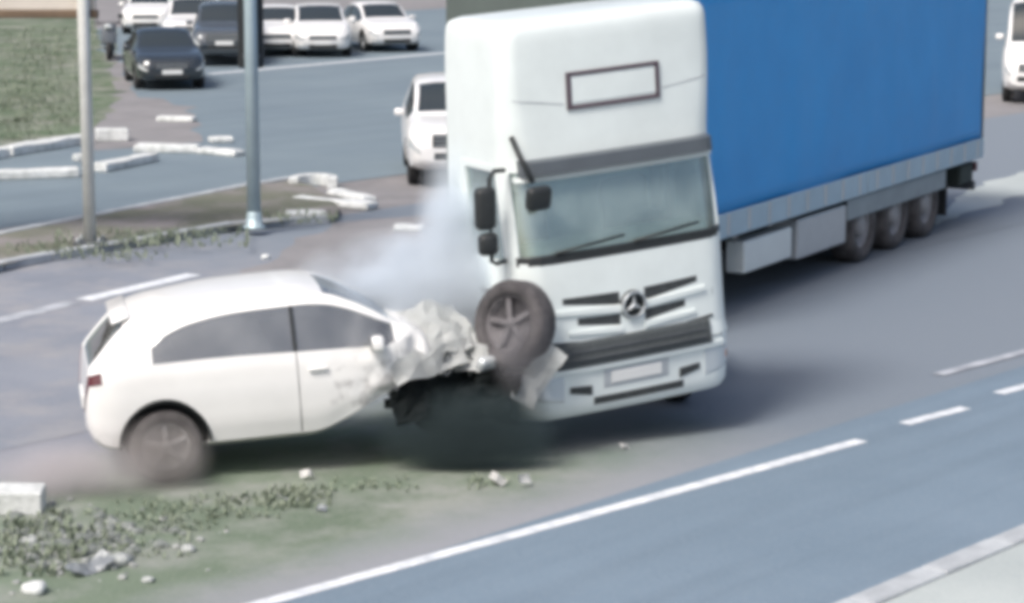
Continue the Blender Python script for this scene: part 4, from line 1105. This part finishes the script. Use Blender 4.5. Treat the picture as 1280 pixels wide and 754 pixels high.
for i, (px, py, s, lab) in enumerate(((44, 742, .10, 'pale broken clod at the foot of the rubble heap'), (150, 706, .09, 'pale stone beside the bent strip of trim'), (38, 682, .08, 'grey stone behind the white slab'),
                                      (185, 728, .05, 'small dark-sided stone on the shoulder'), (235, 690, .06, 'stone at the shoulder edge of the grass'), (85, 320, .13, 'whitish stone at the foot of the billboard post'), (332, 324, .07, 'whitish stone on the dirt path behind the hatchback roof'))):
    b_ = rock_mesh(i * 3.3, s); o = obj('stone', b_, M['kerb_white'] if i in (0, 5, 6) else stone_m, None, True); o.location = P(px, py) + Vector((0, 0, s * .4)); tag(o, lab, 'stone')
# churned clods thrown up behind the rear wheel
bmx = bmesh.new()
for _ in range(160):
    p = P(random.gauss(70, 60), random.gauss(678, 20)); s = random.uniform(.02, .07); q = rock_mesh(random.random() * 60, s); bmesh.ops.translate(q, verts=q.verts, vec=p + Vector((0, 0, s * .3))); merge(bmx, q)
tag(obj('rubble', bmx, mat('rubble_soil', (.24, .26, .245), .95, col2=(.12, .135, .13), scale=2, obj_space=False)), 'churned soil and rubble at the edge of the verge', 'rubble', kind='stuff')

# ------------------------------------------------------------------ steam and dust
def cloud(name, label, c, rad, dens, col, seed, fall=1.0, scale=1.6):
    b_ = bmesh.new(); bmesh.ops.create_icosphere(b_, subdivisions=3, radius=1.0)
    for v in b_.verts: v.co = Vector((v.co.x * rad[0], v.co.y * rad[1], v.co.z * rad[2]))
    m = bpy.data.materials.new(name); m.use_nodes = True; t = m.node_tree; t.nodes.remove(t.nodes['Principled BSDF']); L = t.links
    pv = t.nodes.new('ShaderNodeVolumePrincipled'); pv.inputs['Color'].default_value = (*col, 1); pv.inputs['Anisotropy'].default_value = .1
    tc = t.nodes.new('ShaderNodeTexCoord'); mp = t.nodes.new('ShaderNodeMapping'); mp.inputs['Scale'].default_value = tuple(1 / r for r in rad); L.new(tc.outputs['Object'], mp.inputs[0])
    ln = t.nodes.new('ShaderNodeVectorMath'); ln.operation = 'LENGTH'; L.new(mp.outputs[0], ln.inputs[0])
    mr = t.nodes.new('ShaderNodeMapRange'); mr.interpolation_type = 'SMOOTHSTEP'; mr.inputs[1].default_value = 1.0; mr.inputs[2].default_value = .15; L.new(ln.outputs['Value'], mr.inputs[0])
    nz = t.nodes.new('ShaderNodeTexNoise'); nz.noise_dimensions = '4D'; nz.inputs['W'].default_value = seed; nz.inputs['Scale'].default_value = scale; nz.inputs['Detail'].default_value = 3; L.new(tc.outputs['Object'], nz.inputs['Vector'])
    nr = t.nodes.new('ShaderNodeMapRange'); nr.inputs[1].default_value = .32; nr.inputs[2].default_value = .68; L.new(nz.outputs[0], nr.inputs[0])
    a = t.nodes.new('ShaderNodeMath'); a.operation = 'MULTIPLY'; L.new(mr.outputs[0], a.inputs[0]); L.new(nr.outputs[0], a.inputs[1])
    d = t.nodes.new('ShaderNodeMath'); d.operation = 'MULTIPLY'; d.inputs[1].default_value = dens; L.new(a.outputs[0], d.inputs[0]); L.new(d.outputs[0], pv.inputs['Density'])
    L.new(pv.outputs[0], t.nodes['Material Output'].inputs['Volume'])
    o = obj(name, b_, m); o.location = c
    return tag(o, label, 'steam' if 'steam' in name else 'dust', kind='stuff')
cloud('steam', 'pale steam drifting over the crushed bonnet', (-.78, 21.75, 1.36), (1.40, .45, .72), 26.0, (.90, .95, 1.0), 1.3)
cloud('steam', 'pale steam rising beside the truck cab', (-.46, 21.95, 1.95), (.50, .40, .90), 16.0, (.90, .95, 1.0), 4.1)
cloud('dust', 'brownish dust thrown up around the rear wheel of the hatchback', P(205, 604) + Vector((0, -.15, .26)), (.52, .30, .42), 6.0, (.60, .57, .56), 2.2)
cloud('dust', 'pale dust drifting behind the hatchback', P(85, 618) + Vector((0, 0, .16)), (1.0, .5, .34), 7.0, (.78, .74, .75), 6.5)
cloud('dust', 'dark cloud under the crushed front of the hatchback', P(585, 588) + Vector((0, 0, .34)), (.95, .28, .50), 18.0, (.12, .16, .17), 3.7)  # dense dark volume around the crushed nose
cloud('dust', 'grey-brown dust bursting around the wrenched wheel against the truck', (.10, 20.62, .98), (.34, .20, .52), 9.0, (.42, .41, .43), 8.1)
